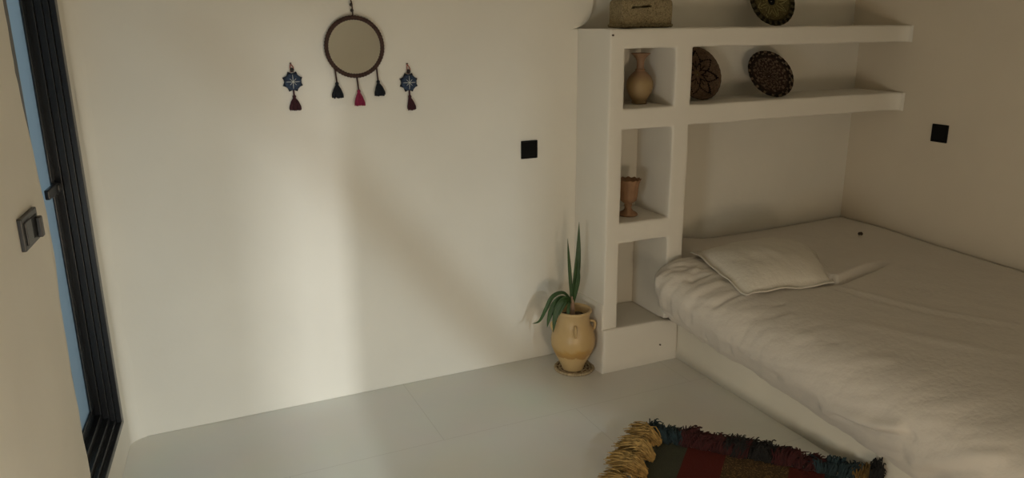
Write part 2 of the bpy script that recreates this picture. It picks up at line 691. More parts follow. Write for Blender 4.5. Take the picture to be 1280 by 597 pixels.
# rear wall behind the viewer, its two openings made up to shape the beams
def rear_wall():
    holes = [(0.190, 0.335, 0.0, 1.72), (1.30, 1.80, 1.67, 2.34)]
    xs = [-2.6] + [v for h in holes for v in h[:2]] + [XR]
    mb = MB()
    for i in range(len(xs) - 1):
        x0, x1 = xs[i], xs[i + 1]
        if i % 2 == 0:
            mb.box(x0, x1, YR - 0.12, YR, 0, ZC)
        else:
            h = holes[i // 2]
            if h[2] > 0:
                mb.box(x0, x1, YR - 0.12, YR, 0, h[2])
            mb.box(x0, x1, YR - 0.12, YR, h[3], ZC)
    return mb


struct(rear_wall().build('wall_rear', WALL))
m = MB()
m.box(-2.6, XR, -4.5, -4.35, 0, ZC)
struct(m.build('wall_hall', WALL))
# added bar in the small opening, whose soft shadow slants across the far wall
m = MB()
m.tube([(1.45, YR - 0.05, 2.155), (1.90, YR - 0.05, 1.626)], 0.021, 8)
struct(m.build('shadow_bar', FRAMEM, smooth=True))
# added blocker just before the high light: fades its light out up the wall
m = MB()
m.box(-2.6, XR, -2.95, -2.85, 2.293, ZC)
struct(m.build('light_blocker_high', WALL))
# slim blocker, added unseen behind the viewer, giving the upright shadow edge
m = MB()
m.box(0.386, 0.53, -0.46, -0.34, 0, ZC)
struct(m.build('shadow_blocker', WALL, bevel=0.004))

# ------------------------------------------------------------------ glazed door in the left wall
win = bpy.data.objects.new('window_1', None)
C.objects.link(win)
win.location = lw(S0, 0.04, ZS)
win['kind'] = 'structure'
m = MB()
# far stile: three stepped tracks
for (n0, n1, s0) in ((-0.006, 0.012, -0.168), (0.012, 0.03, -0.178), (0.03, 0.052, -0.186), (0.052, 0.075, -0.198)):
    m.box(s0, S1 + 0.02, n0, n1, ZS, 2.25, fr=lw)
# sill rail: steps rising outwards
for (n0, n1, z1) in ((-0.006, 0.012, 0.166), (0.012, 0.03, 0.180), (0.03, 0.052, 0.198), (0.052, 0.075, 0.222)):
    m.box(S0 - 0.02, S1 + 0.02, n0, n1, ZS - 0.005, z1, fr=lw)
# head rail and near stile
m.box(S0 - 0.02, S1 + 0.02, 0.0, 0.075, 2.19, 2.25, fr=lw)
m.box(S0 - 0.02, S0 + 0.035, 0.01, 0.075, ZS, 2.25, fr=lw)
m.build('window_frame', FRAMEM, win, bevel=0.002)
m = MB()
for (s0, s1, z0, z1) in ((-0.246, -0.198, 0.222, 2.19), (S0 + 0.035, S0 + 0.075, 0.222, 2.19), (S0 + 0.035, -0.198, 0.222, 0.262), (S0 + 0.035, -0.198, 2.15, 2.19)):
    m.box(s0, s1, 0.071, 0.092, z0, z1, fr=lw)
m.build('sash', SASHM, win, bevel=0.003)
m = MB()
m.box(S0 + 0.05, -0.215, 0.078, 0.084, 0.235, 2.17, fr=lw)
m.build('window_pane', GLASSM, win)
m = MB()
m.box(-0.375, -0.235, 0.056, 0.0712, 1.066, 1.098, fr=lw)
m.box(-0.262, -0.225, 0.050, 0.0715, 1.070, 1.094, fr=lw)
m.build('window_latch', FRAMEM, win, bevel=0.004)

# ------------------------------------------------------------------ built-in plaster shelving
XL = 1.790
PX = [1.790, 1.865, 2.131, 2.222] + [XR - q for q in (0.09, 0.075, 0.06, 0.048, 0.037, 0.027, 0.018, 0.010, 0.005, 0.002)]
PZ = [0.208, 0.620, 0.715, 1.138, 1.230, 1.485, 1.567]
solid = {}
for i in range(len(PX) - 1):
    for j in range(6):
        solid[i, j] = True
for i, j in [(1, 0), (1, 2), (1, 4)] + [(q, r) for q in range(3, len(PX) - 1) for r in (0, 1, 2, 4)]:
    solid[i, j] = False


def fine(v, step):
    out = [v[0]]
    for a, b in zip(v, v[1:]):
        n = max(1, round((b - a) / step))
        out += [a + (b - a) * (q + 1) / n for q in range(n)]
    return out


def cell_mesh(px, pz, solid, y0, y1, step=0.05):
    bm = bmesh.new()
    xs, zs = fine(px, step), fine(pz, step)
    ys = fine([y0, y1], step)
    cache = {}

    def V(x, y, z):
        key = (round(x, 5), round(y, 5), round(z, 5))
        if key not in cache:
            cache[key] = bm.verts.new((x, y, z))
        return cache[key]

    def isin(x, z):
        if not (px[0] < x < px[-1] and pz[0] < z < pz[-1]):
            return False
        i = max(q for q in range(len(px) - 1) if px[q] <= x)
        j = max(q for q in range(len(pz) - 1) if pz[q] <= z)
        return solid[i, j]

    for a in range(len(xs) - 1):
        for c in range(len(zs) - 1):
            x0, x1, z0, z1 = xs[a], xs[a + 1], zs[c], zs[c + 1]
            mx, mz = (x0 + x1) / 2, (z0 + z1) / 2
            if not isin(mx, mz):
                continue
            for y in (ys[0], ys[-1]):
                bm.faces.new([V(x0, y, z0), V(x1, y, z0), V(x1, y, z1), V(x0, y, z1)])
            for (dx, dz, q) in ((-1, 0, [(x0, z0), (x0, z1)]), (1, 0, [(x1, z0), (x1, z1)]), (0, -1, [(x0, z0), (x1, z0)]), (0, 1, [(x0, z1), (x1, z1)])):
                if isin(mx + dx * (x1 - x0) * 0.51 + dx * 0.0005, mz + dz * (z1 - z0) * 0.51 + dz * 0.0005):
                    continue
                for ya, yb in zip(ys, ys[1:]):
                    bm.faces.new([V(q[0][0], ya, q[0][1]), V(q[1][0], ya, q[1][1]), V(q[1][0], yb, q[1][1]), V(q[0][0], yb, q[0][1])])
    bmesh.ops.recalc_face_normals(bm, faces=bm.faces)
    return bm


unit = thing('built_in_shelf', (2.6, 3.0, 0.0), 'white plaster built-in shelving with niches and two long shelves over the bed head', 'shelf')
bm = cell_mesh(PX, PZ, solid, 2.88, YB - 0.001, 0.03)
edges = [e for e in bm.edges if len(e.link_faces) == 2 and e.calc_face_angle(0) > 0.8 and
         max(v.co.x for v in e.verts) < XR - 0.01 and (sum(v.co.y for v in e.verts) / 2 < 2.9 or (max(abs(v.co.x - XL) for v in e.verts) < 1e-4 and False))]
bmesh.ops.bevel(bm, geom=edges, offset=0.009, segments=3, profile=0.5, affect='EDGES')
for v in bm.verts:
    x0 = v.co.x
    if v.co.y < YB - 0.01:
        w = min(1.0, (YB - v.co.y) / 0.08)
        q = v.co * 5.5
        v.co += w * 0.0035 * Vector((nz(q.x, q.y, q.z), 0.8 * nz(q.x + 9, q.y, q.z), nz(q.x, q.y + 17, q.z)))
        q = v.co * 17
        v.co += w * 0.0014 * Vector((nz(q.x, q.y, q.z), nz(q.x + 9, q.y, q.z), nz(q.x, q.y + 17, q.z)))
    if x0 > XR - 0.09 and v.co.y < 3.0:      # plaster run round into the right wall
        q = min(1.0, (x0 - (XR - 0.09)) / 0.088)
        v.co.y -= 0.050 * (1 - math.sqrt(max(0.0, 1 - q * q)))
    if x0 > XR - 0.09:
        v.co.x = min(x0, XR - 0.001)
me = bpy.data.meshes.new('shelf_body')
org = Vector(unit.location)
for v in bm.verts:
    v.co -= org
bm.to_mesh(me)
bm.free()
for p in me.polygons:
    p.use_smooth = True
me.materials.append(UNITM)
o = bpy.data.objects.new('shelf_body', me)
C.objects.link(o)
o.parent = unit
try:
    me.set_sharp_from_angle(angle=math.radians(50))
except Exception:
    pass

# plinth under the niches, standing a little proud, with a battered foot
bm = cell_mesh([1.786, 2.2085], [0.0, 0.212], {(0, 0): True}, 2.866, YB - 0.001, 0.03)
edges = [e for e in bm.edges if len(e.link_faces) == 2 and e.calc_face_angle(0) > 0.8 and
         all(v.co.y < YB - 0.01 or v.co.z > 0.2 for v in e.verts) and max(v.co.z for v in e.verts) > 0.001]
bmesh.ops.bevel(bm, geom=edges, offset=0.010, segments=3, profile=0.5, affect='EDGES')
for v in bm.verts:
    q = v.co * 9
    v.co.y += 0.003 * nz(q.x, q.y, q.z) if v.co.y < YB - 0.02 else 0
    v.co.x += 0.003 * nz(q.x + 4, q.y, q.z) if v.co.x < 2.0 else 0
    if v.co.z < 0.03 and v.co.y < 2.9:
        v.co.y -= (0.03 - v.co.z) * 0.25
    if v.co.z < 0.03 and v.co.x < 1.82:
        v.co.x -= (0.03 - v.co.z) * 0.35
    if v.co.z > 0.19 and v.co.x > 2.1:
        v.co.z -= 0.02 * (v.co.x - 2.1) / 0.1
me = bpy.data.meshes.new('plinth')
for v in bm.verts:
    v.co -= org
bm.to_mesh(me)
bm.free()
for p in me.polygons:
    p.use_smooth = True
me.materials.append(UNITM)
o = bpy.data.objects.new('plinth', me)
C.objects.link(o)
o.parent = unit
try:
    me.set_sharp_from_angle(angle=math.radians(50))
except Exception:
    pass
# old plaster step on the side of the shelving: a thin ledge strip
m = MB()
vs = []
for i in range(13):
    y = 2.885 + (YB - 2.885) * i / 12
    z = 0.336 - 0.012 * i / 12 + 0.003 * nz(y * 30, 1)
    vs += [(1.7915, y, z), (1.7835, y, z - 0.003), (1.7840, y, 0.21), (1.7915, y, 0.205)]
fs = []
for i in range(12):
    for q in range(3):
        fs.append((i * 4 + q, i * 4 + q + 1, i * 4 + 5 + q, i * 4 + 4 + q))
fs += [(0, 1, 2, 3), (48, 49, 50, 51)]
m.add(vs, fs)
m.build('side_ledge', UNITM, unit)

# ------------------------------------------------------------------ bed
bed = thing('bed', (2.9, 2.0, 0.0), 'low white plaster bed platform built along the right wall', 'bed')
bm = cell_mesh([2.212, XR - 0.002], [0.0, 0.205], {(0, 0): True}, 0.9, YB - 0.002, 0.06)
edges = [e for e in bm.edges if len(e.link_faces) == 2 and e.calc_face_angle(0) > 0.8 and all(v.co.x < 2.22 for v in e.verts) and
         all(v.co.z > 0.2 for v in e.verts)]
bmesh.ops.bevel(bm, geom=edges, offset=0.02, segments=4, profile=0.5, affect='EDGES')
for v in bm.verts:
    if v.co.x < 2.3:
        q = v.co * 6
        v.co.x += 0.005 * nz(q.x, q.y, q.z) + 0.002 * nz(q.x * 3, q.y * 3, q.z * 3)
        if v.co.z < 0.06:
            v.co.x -= (0.06 - v.co.z) * 0.25
me = bpy.data.meshes.new('platform')
org = Vector(bed.location)
for v in bm.verts:
    v.co -= org
bm.to_mesh(me)
bm.free()
for p in me.polygons:
    p.use_smooth = True
me.materials.append(BASEM)
o = bpy.data.objects.new('platform', me)
C.objects.link(o)
o.parent = bed
m = MB()
m.box(2.30, XR - 0.01, 0.95, YB - 0.01, 0.206, 0.395)
m.build('mattress', SHEETM, bed, bevel=0.04, segs=4)

PROF = {
    1.0: [(2.185, .085), (2.165, .13), (2.135, .23), (2.16, .325), (2.25, .390), (2.42, .428), (2.70, .445)],
    1.5: [(2.180, .112), (2.155, .16), (2.125, .25), (2.15, .34), (2.24, .402), (2.42, .438), (2.70, .452)],
    2.3: [(2.172, .168), (2.135, .22), (2.100, .30), (2.13, .385), (2.22, .437), (2.40, .462), (2.70, .470)],
    2.62: [(2.165, .190), (2.105, .25), (2.055, .36), (2.09, .440), (2.20, .480), (2.40, .482), (2.70, .480)],
    2.80: [(2.150, .205), (2.075, .28), (2.010, .43), (2.06, .492), (2.19, .518), (2.40, .492), (2.70, .488)],
    2.856: [(2.160, .215), (2.095, .30), (2.045, .43), (2.09, .480), (2.20, .510), (2.40, .492), (2.70, .490)],
}
PK = sorted(PROF)


def profile(y, n):
    y = max(PK[0], min(PK[-1], y))
    for a, b in zip(PK, PK[1:]):
        if a <= y <= b:
            t = (y - a) / (b - a)
            break
    pts = [Vector((p[0] * (1 - t) + q[0] * t, p[1] * (1 - t) + q[1] * t, 0)) for p, q in zip(PROF[a], PROF[b])]
    zt = pts[-1].y
    pts.append(Vector((3.10, zt + 0.004, 0)))
    pts.append(Vector((3.538, zt + 0.012, 0)))
    return catmull(pts, n)


RIDGES = [  # polyline, width, amplitude along the outward normal
    ([(2.13, 1.888, .169), (2.13, 1.821, .208), (2.13, 1.743, .221), (2.13, 1.671, .229), (2.13, 1.599, .254), (2.14, 1.511, .285)], 0.013, -0.024),
    ([(2.13, 1.87, .20), (2.13, 1.80, .235), (2.12, 1.72, .25), (2.12, 1.64, .262), (2.13, 1.56, .29)], 0.022, 0.019),
    ([(2.14, 1.48, .14), (2.14, 1.37, .23), (2.16, 1.25, .31)], 0.018, -0.012),
    ([(2.14, 1.50, .19), (2.13, 1.38, .27), (2.16, 1.25, .345)], 0.025, 0.008),
    ([(2.617, 2.31, .47), (2.668, 2.085, .465), (2.747, 1.92, .46), (2.91, 1.68, .455)], 0.010, -0.006),
    ([(2.64, 2.31, .47), (2.70, 2.085, .465), (2.78, 1.92, .46), (2.94, 1.68, .455)], 0.022, 0.006),
    ([(2.20, 2.66, .50), (2.12, 2.67, .47), (2.08, 2.69, .42), (2.07, 2.72, .36)], 0.012, -0.020),
    ([(2.18, 2.72, .50), (2.08, 2.74, .47), (2.05, 2.76, .40)], 0.018, 0.012),
    ([(2.20, 2.58, .49), (2.10, 2.60, .45), (2.07, 2.62, .38), (2.09, 2.64, .28)], 0.020, 0.012),
    ([(2.22, 2.46, .47), (2.11, 2.48, .42), (2.09, 2.51, .33), (2.12, 2.54, .24)], 0.013, -0.012),
    ([(2.15, 2.40, .40), (2.11, 2.42, .30), (2.15, 2.46, .20)], 0.02, 0.007),
    ([(2.20, 2.05, .42), (2.12, 2.15, .32), (2.15, 2.2, .2)], 0.025, 0.006),
    ([(2.28, 1.75, .42), (2.16, 1.95, .34), (2.12, 2.05, .24)], 0.03, 0.006),
    ([(2.40, 2.0, .46), (2.62, 1.6, .455), (2.8, 1.3, .45)], 0.03, 0.004),
    ([(2.30, 2.30, .45), (2.16, 2.33, .40), (2.10, 2.36, .31), (2.13, 2.39, .22)], 0.012, -0.007),
    ([(2.26, 2.20, .44), (2.14, 2.26, .38), (2.10, 2.30, .28)], 0.016, 0.006),
    ([(2.24, 1.95, .42), (2.14, 2.06, .33), (2.13, 2.12, .24)], 0.014, -0.007),
    ([(2.34, 2.42, .46), (2.20, 2.52, .45), (2.08, 2.57, .38), (2.07, 2.60, .30)], 0.012, -0.008),
    ([(2.05, 2.80, .28), (2.10, 2.75, .27), (2.13, 2.72, .25)], 0.018, -0.012),
]


def seg_d(p, a, b):
    ab = b - a
    t = max(0, min(1, (p - a).dot(ab) / ab.length_squared))
    return (p - a - ab * t).length


RID = [([Vector(q) for q in pl], w, amp) for pl, w, amp in RIDGES]
NU, Y0S = 150, 1.0
ysheet = []
y = Y0S
while y < 2.85:
    ysheet.append(y)
    y += 0.008 if 2.28 < y else 0.012
ysheet += [2.852, 2.866, 2.874] + [2.89 + i * 0.02 for i in range(13)] + [3.145]
grid = []
for y in ysheet:
    row = []
    for q in profile(y, NU):
        x, z = q.x, q.y
        if y > 2.86:
            x0 = 2.232
            x = x0 + (x - 2.0) * (3.538 - x0) / (3.538 - 2.0) if x < 3.0 else max(x, x0 + (x - 2.0) * (3.538 - x0) / (3.538 - 2.0))
        row.append(Vector((min(x, 3.54), y, z)))
    grid.append(row)
disp = []
for i, row in enumerate(grid):
    drow = []
    for j, p in enumerate(row):
        a = grid[min(i + 1, len(grid) - 1)][j] - grid[max(i - 1, 0)][j]
        b = row[min(j + 1, NU)] - row[max(j - 1, 0)]
        n = b.cross(a)
        n = n.normalized() if n.length > 1e-9 else Vector((0, 0, 1))
        if n.x > 0.3 or n.z < -0.9:
            n = -n
        if p.y > 2.86:
            n = Vector((0, 0, 1))
        d = 0.0
        if p.y < 2.86:
            for pl, w, amp in RID:
                dm = min(seg_d(p, s, e) for s, e in zip(pl, pl[1:]))
                if dm < 3 * w:
                    d += amp * math.exp(-(dm / w) ** 2)
        side = max(0.0, min(1.0, (2.45 - p.x) / 0.25))
        d += side * (0.0035 * nz(p.y * 14 + p.z * 30, p.z * 12 - p.y * 4, 6.0) + 0.007 * nz(p.y * 7 + p.z * 5, p.z * 3, 1.0) + 0.003 * nz(p.y * 22 + p.z * 8, p.z * 9, 4.0))
        d += (1 - side) * (0.004 * nz(p.x * 4, p.y * 3, 2.0) + 0.0016 * nz(p.x * 16 + p.y * 6, p.y * 9, 3.0))
        bun = max(0.0, min(1.0, (p.y - 2.4) / 0.3)) * side
        d += bun * (0.011 * nz(p.y * 20 + p.z * 9, p.x * 10, 8.0) + 0.006 * nz(p.y * 45 + p.z * 14, p.x * 22, 2.0))
        if p.x > 2.5 and p.y < 2.86:        # swell of the bedding behind the crease next to the pillow
            ax, ay, bx, by = 2.66, 2.35, 3.146, 2.465
            ln = math.hypot(bx - ax, by - ay)
            tx, ty = (bx - ax) / ln, (by - ay) / ln
            al = ((p.x - ax) * tx + (p.y - ay) * ty) / ln
            pe = -(p.x - ax) * ty + (p.y - ay) * tx
            if 0 < al < 1:
                prof = math.sin(PI * min(1, al * 0.5 + 0.5 if al > 0.5 else 0.75)) if al < 0.5 else math.sin(PI * (0.5 + 0.5 * (al - 0.5) / 0.5)) if al < 1 else 0
                prof = 1.0 if al < 0.55 else max(0.0, 1 - (al - 0.55) / 0.45)
                if pe > -0.004:
                    d += 0.034 * prof * min(1, (pe + 0.004) / 0.011) * math.exp(-(max(0, pe) / 0.30) ** 2)
                if -0.026 < pe < 0.006:
                    d -= 0.026 * min(1, prof * 1.6) * min(1, al / 0.08) * math.exp(-((pe + 0.010) / 0.007) ** 2)
        e = p + n * d
        if j < 20:
            e.z += (1 - j / 20) * (0.006 * nz(p.y * 6, 0, 3) + 0.003 * nz(p.y * 25, 0, 3))
        e.x = min(e.x, 3.545)
        if e.x < 2.2105 and e.y < 2.86 and e.y > 2.0:
            e.y = min(e.y, 2.858)
        drow.append(e)
    disp.append(drow)
m = MB()
W1 = NU + 1
m.add([p for row in disp for p in row], [(i * W1 + j, i * W1 + j + 1, (i + 1) * W1 + j + 1, (i + 1) * W1 + j) for i in range(len(disp) - 1) for j in range(NU)])
sheet = m.build('bed_sheet', SHEETM, loc=(2.8, 2.0, 0.2), smooth=True)
tag(sheet, 'rumpled white cotton sheet spread over the bed and hanging over its edge', 'bed sheet')
md = sheet.modifiers.new('cloth_thickness', 'SOLIDIFY')
md.thickness = 0.003
md.offset = 0


def sheet_z(x, y):
    pr_ = profile(min(y, 2.856), 64)
    best = min(pr_, key=lambda q: abs(q.x - x) + (0 if q.y > 0.4 else 1))
    return best.y


def cushion(name, corners, puff, flange, seed, mt, label, lift=0.004, hem=0.0, n=56, bend=None):
    """a soft pillow on the bed: outline by four corners, two skins meeting in a stitched flange"""
    c = [Vector((*q, 0)) for q in corners]
    top, bot = [], []
    for i in range(n + 1):
        for j in range(n + 1):
            u, v = i / n, j / n
            p = c[0] * (1 - u) * (1 - v) + c[1] * u * (1 - v) + c[2] * u * v + c[3] * (1 - u) * v
            cu, cv = 2 * u - 1, 2 * v - 1
            # sides drawn in between the corners
            ctr = (c[0] + c[1] + c[2] + c[3]) / 4
            pin = 0.055 * ((1 - cu * cu) * abs(cv) ** 3 + (1 - cv * cv) * abs(cu) ** 3)
            wob = 0.012 * nz(p.x * 9 + seed, p.y * 9)
            p = p + (ctr - p) * (pin + wob)
            e = max(abs(cu), abs(cv))
            rc = (cu * cv) ** 2 if True else 0
            p = p + (ctr - p) * (0.07 if (u > 0.5 and v < 0.5) or u < 0.5 and v < 0.5 else 0.06) * rc ** 1.5 if not (u > 0.5 and v > 0.5) else p + (ctr - p) * 0.06 * rc ** 1.5
            if u > 0.5 and v > 0.5:
                pass
            elif u < 0.5 and v > 0.5:
                p = p + (ctr - p) * 0.12 * rc ** 1.2
            body = max(0.0, 1 - (e / (1 - flange)) ** 4) if e < 1 - flange else 0.0
            bu = max(0.0, 1 - (cu / (1 - flange)) ** 2) if abs(cu) < 1 - flange else 0
            bv = max(0.0, 1 - (cv / (1 - flange)) ** 2) if abs(cv) < 1 - flange else 0
            h = puff * (bu * bv) ** 0.42
            h += 0.010 * (bu * bv) ** 0.5 * nz(p.x * 7 + seed, p.y * 7, 2) + 0.004 * (bu * bv) ** 0.3 * nz(p.x * 20, p.y * 14 + seed, 5)
            base = sheet_z(p.x, p.y) + lift
            fl = 0.0
            if e > 1 - flange * 1.3:
                fl = hem * (0.6 + 0.9 * nz(p.x * 10 + seed, p.y * 10, 9)) * min(1, (e - (1 - flange * 1.3)) / flange)
            if bend:
                fl += bend(u, v)
            zt = base + 0.006 + max(0, fl) + h
            zb = base + max(0, fl)
            top.append(Vector((p.x, p.y, zt)))
            bot.append(Vector((p.x, p.y, zb)))
    N1 = n + 1
    fs = []
    off = N1 * N1
    for i in range(n):
        for j in range(n):
            a = i * N1 + j
            fs.append((a, a + 1, a + N1 + 1, a + N1))
            fs.append((off + a, off + a + N1, off + a + N1 + 1, off + a + 1))
    rim = [j for j in range(n)] + [i * N1 + n for i in range(n)] + [n * N1 + n - j for j in range(n)] + [(n - i) * N1 for i in range(n)]
    for a, b in zip(rim, rim[1:] + rim[:1]):
        fs.append((a, b, off + b, off + a))
    mb = MB()
    mb.add(top + bot, fs)
    o = mb.build(name, mt, loc=(ctr.x, ctr.y, 0.47), smooth=True)
    tag(o, label, 'pillow')
    return o


cushion('pillow', [(2.262, 2.915), (2.185, 2.395), (2.640, 2.318), (3.01, 2.88)], 0.100, 0.09, 1.0, PILLOWM,
        'plump cream pillow with a loose stitched border near the shelf post', hem=0.019, lift=0.004)

m = MB()
for q in range(5):
    m.sphere((3.315 + random.uniform(-.010, .010), 2.807 + random.uniform(-.008, .008), 0.513 + random.uniform(-.003, .004)), 0.0075, 8, 6)
tag(m.build('lint_tuft', SPECK, loc=(3.315, 2.807, 0.505), smooth=True), 'small dark fuzzy tuft lying on the bed near the corner of the walls', 'tuft')

# ------------------------------------------------------------------ switches


def wall_switch(cx_, cz_, label, pos, axis, w=0.082):
    t = thing('light_switch', pos, label, 'switch')

    def fr(a, d, z):      # a along the wall, d out from the wall
        return (pos[0] + a, pos[1] - d, pos[2] + z) if axis == 'back' else (pos[0] - d, pos[1] - a, pos[2] + z)

    h = w / 2
    mb = MB()
    mb.box(-h, h, 0.0005, 0.009, -h, h, fr=fr)
    mb.build('plate', BLACKM, t, bevel=0.003)
    mb = MB()
    mb.box(-h * 0.72, h * 0.72, 0.0085, 0.0115, -h * 0.72, h * 0.72, fr=fr)
    mb.build('rocker', BLACKM, t, bevel=0.002)
    return t


wall_switch(0, 0, 'black square wall switch on the back wall left of the shelves', (1.5425, YB, 1.038), 'back')
wall_switch(0, 0, 'black square wall switch on the right wall above the bed', (XR, 2.605, 1.048), 'right', 0.088)

t = thing('switch_socket', lw(-0.915, 0.0, 1.100), 'dark grey double switch and socket plate on the left wall beside the glazed door', 'switch')
m = MB()
m.box(-0.992, -0.840, -0.012, 0.001, 1.060, 1.143, fr=lw)
m.build('plate', GREYSW, t, bevel=0.003)
m = MB()
m.box(-0.978, -0.922, -0.0165, -0.0115, 1.072, 1.131, fr=lw)
m.build('rocker', GREYSW, t, bevel=0.002)
m = MB()
m.box(-0.910, -0.858, -0.0135, -0.0115, 1.074, 1.129, fr=lw)
m.build('socket_face', BLACKM, t, bevel=0.001)
m = MB()
m.box(-0.870, -0.845, -0.024, -0.0115, 1.066, 1.120, fr=lw)
m.build('rocker', GREYSW, t, bevel=0.003)

# ------------------------------------------------------------------ hanging mirror and ornaments


def tassel(mb, x, y, ztop, zbot, w, skew=0.0, seed=0, n=70):
    """head knot, binding and a skirt of separate threads"""
    rnd = random.Random(seed)
    mb.sphere((x, y, ztop - 0.006), 0.0075, 10, 8)
    mb.tube([(x, y, ztop - 0.012), (x, y, ztop - 0.017)], 0.0068, 10)
    for q in range(n):
        a = rnd.uniform(0, 2 * PI)
        rr = math.sqrt(rnd.random())
        ex = x + math.cos(a) * rr * w / 2 + skew * rnd.uniform(0.3, 1)
        ey = y + math.sin(a) * rr * min(w / 2, 0.015)
        zb = zbot + rnd.uniform(0, 0.006)
        mb.tube([(x + math.cos(a) * 0.004, y + math.sin(a) * 0.003, ztop - 0.012),
                 (x + (ex - x) * 0.55, y + (ey - y) * 0.6, ztop + (zb - ztop) * 0.45),
                 (x + (ex - x) * 0.93, y + (ey - y) * 0.95, ztop + (zb - ztop) * 0.8),
                 (ex, ey, zb)], [0.0022, 0.003, 0.0026, 0.0018], 4)


MX, MZ, MR = 0.764, 1.5075, 0.1125
MY = YB - 0.018
mir = thing('wall_mirror', (MX, YB, MZ), 'round mirror in a dark brown wrapped rim hung on the wall with three tassels', 'mirror')
m = MB()
m.lathe([(0.0, 0.0), (MR, 0.0), (MR, 0.004), (0.0, 0.004)], (0, 0, 0), 64)
m.v = [Vector((MX + p.x, MY + 0.004 - p.z, MZ + p.y)) for p in m.v]
m.build('mirror_glass', MIRRORM, mir)
m = MB()
NS = 240
prv = []
for i in range(NS):
    a = 2 * PI * i / NS
    rr = 0.0085 + 0.0011 * math.sin(i / NS * 2 * PI * 60)
    for k2 in range(10):
        b = 2 * PI * k2 / 10
        R_ = MR + rr * math.cos(b)
        prv.append((MX + R_ * math.cos(a), MY + rr * math.sin(b) * 1.1, MZ + R_ * math.sin(a)))
m.add(prv, [(i * 10 + k2, i * 10 + (k2 + 1) % 10, ((i + 1) % NS) * 10 + (k2 + 1) % 10, ((i + 1) % NS) * 10 + k2) for i in range(NS) for k2 in range(10)])
m.build('rim', BROWNC, mir, smooth=True)
m = MB()
m.tube(catmull([(MX, MY, MZ + MR + 0.006), (MX - 0.001, MY, MZ + MR + 0.05), (MX - 0.006, MY + 0.004, 1.70), (MX - 0.008, YB - 0.008, 1.765)], 14), 0.0028, 6)
m.build('hanging_cord', BROWNC, mir)
for bz in (1.668, 1.647):
    m = MB()
    m.sphere((MX - 0.004 if bz > 1.66 else MX - 0.002, MY + 0.001, bz), 0.0068)
    m.build('bead', BEAD, mir, smooth=True)
for (x, zc0, zt, zb, mm, w, sk, sd) in ((0.684, 1.423, 1.373, 1.309, NAVY, 0.046, 0.002, 1), (0.770, 1.388, 1.340, 1.275, CRIMSON, 0.044, 0.004, 2), (0.852, 1.428, 1.374, 1.310, NAVY, 0.044, 0.006, 3)):
    m = MB()
    m.tube(catmull([(x - 0.004, MY, zc0), (x - 0.002, MY, (zc0 + zt) / 2), (x, MY, zt - 0.004)], 8), 0.0034, 6)
    cd = m.build('tassel_cord', BROWNC, mir)
    m = MB()
    tassel(m, x, MY, zt, zb, w, sk, sd)
    tz = m.build('tassel', mm, mir)
    tz['label'] = 'crimson tassel' if mm is CRIMSON else 'navy tassel'
m = MB()
m.tube([(MX - 0.008, YB + 0.005, 1.766), (MX - 0.008, YB - 0.016, 1.767)], 0.003, 8)
nl = m.build('nail', NAILM, loc=(MX - 0.008, YB, 1.766))
tag(nl, 'nail in the wall that the round mirror hangs from', 'nail')


def ornament(x, z, zn, xn, zb, w, skew, label, seed):
    y = YB - 0.012
    t = thing('wall_ornament', (x, YB, z), label, 'ornament')
    # star points behind the disc
    m = MB()
    vs, n = [], 16
    for yy in (y + 0.002, y + 0.008):
        for i in range(n):
            a = 2 * PI * i / n + PI / 8
            r = 0.041 if i % 2 == 0 else 0.031
            vs.append((x + r * math.cos(a), yy, z + r * math.sin(a)))
    m.add(vs, [tuple(range(n)), tuple(reversed(range(n, 2 * n)))] + [(i, (i + 1) % n, n + (i + 1) % n, n + i) for i in range(n)])
    m.build('star_backing', DARKCLOTH, t)
    m = MB()
    m.lathe([(0.0, 0.0), (0.030, 0.0), (0.033, 0.003), (0.030, 0.007), (0.018, 0.009), (0.0, 0.0095)], (0, 0, 0), 40)
    m.v = [Vector((x + p.x, y + 0.002 - p.z, z + p.y)) for p in m.v]
    m.build('disc', INDIGO, t, smooth=True)
    m = MB()
    for a in (0, PI / 2, PI / 4, 3 * PI / 4):
        L = 0.029 if a in (0, PI / 2) else 0.017
        pts = []
        for q in range(9):
            d = (q / 8 * 2 - 1) * L
            pts.append((x + d * math.cos(a), y - 0.0085 + 0.0030 * (abs(d) / 0.03) ** 2 * 1.6, z + d * math.sin(a)))
        m.tube(pts, 0.0011 if a in (0, PI / 2) else 0.0008, 5)
    e = m.build('embroidery', CREAMT, t)
    e['label'] = 'cream stitched cross'
    m = MB()
    for s in (-1, 1):
        m.tube(catmull([(xn, y + 0.004, zn), (x + s * 0.006, y, (zn + z + 0.04) / 2), (x + s * 0.004, y, z + 0.036)], 8), 0.002, 5)
    m.build('hanging_loop', REDC, t)
    m = MB()
    m.sphere((x, y, z + 0.045), 0.0085)
    m.build('bead', BEAD, t, smooth=True)
    m = MB()
    m.tube([(x, y, z - 0.032), (x + 0.001, y, z - 0.062)], 0.0035, 6)
    m.build('tassel_cord', MAROON, t)
    m = MB()
    tassel(m, x + 0.001, y, z - 0.052, zb, w, skew, seed)
    m.build('tassel', MAROON, t)
    m = MB()
    m.tube([(xn, YB + 0.004, zn + 0.001), (xn, YB - 0.013, zn + 0.002)], [0.0022, 0.0034], 8)
    nl = m.build('nail', NAILM, loc=(xn, YB, zn))
    return nl


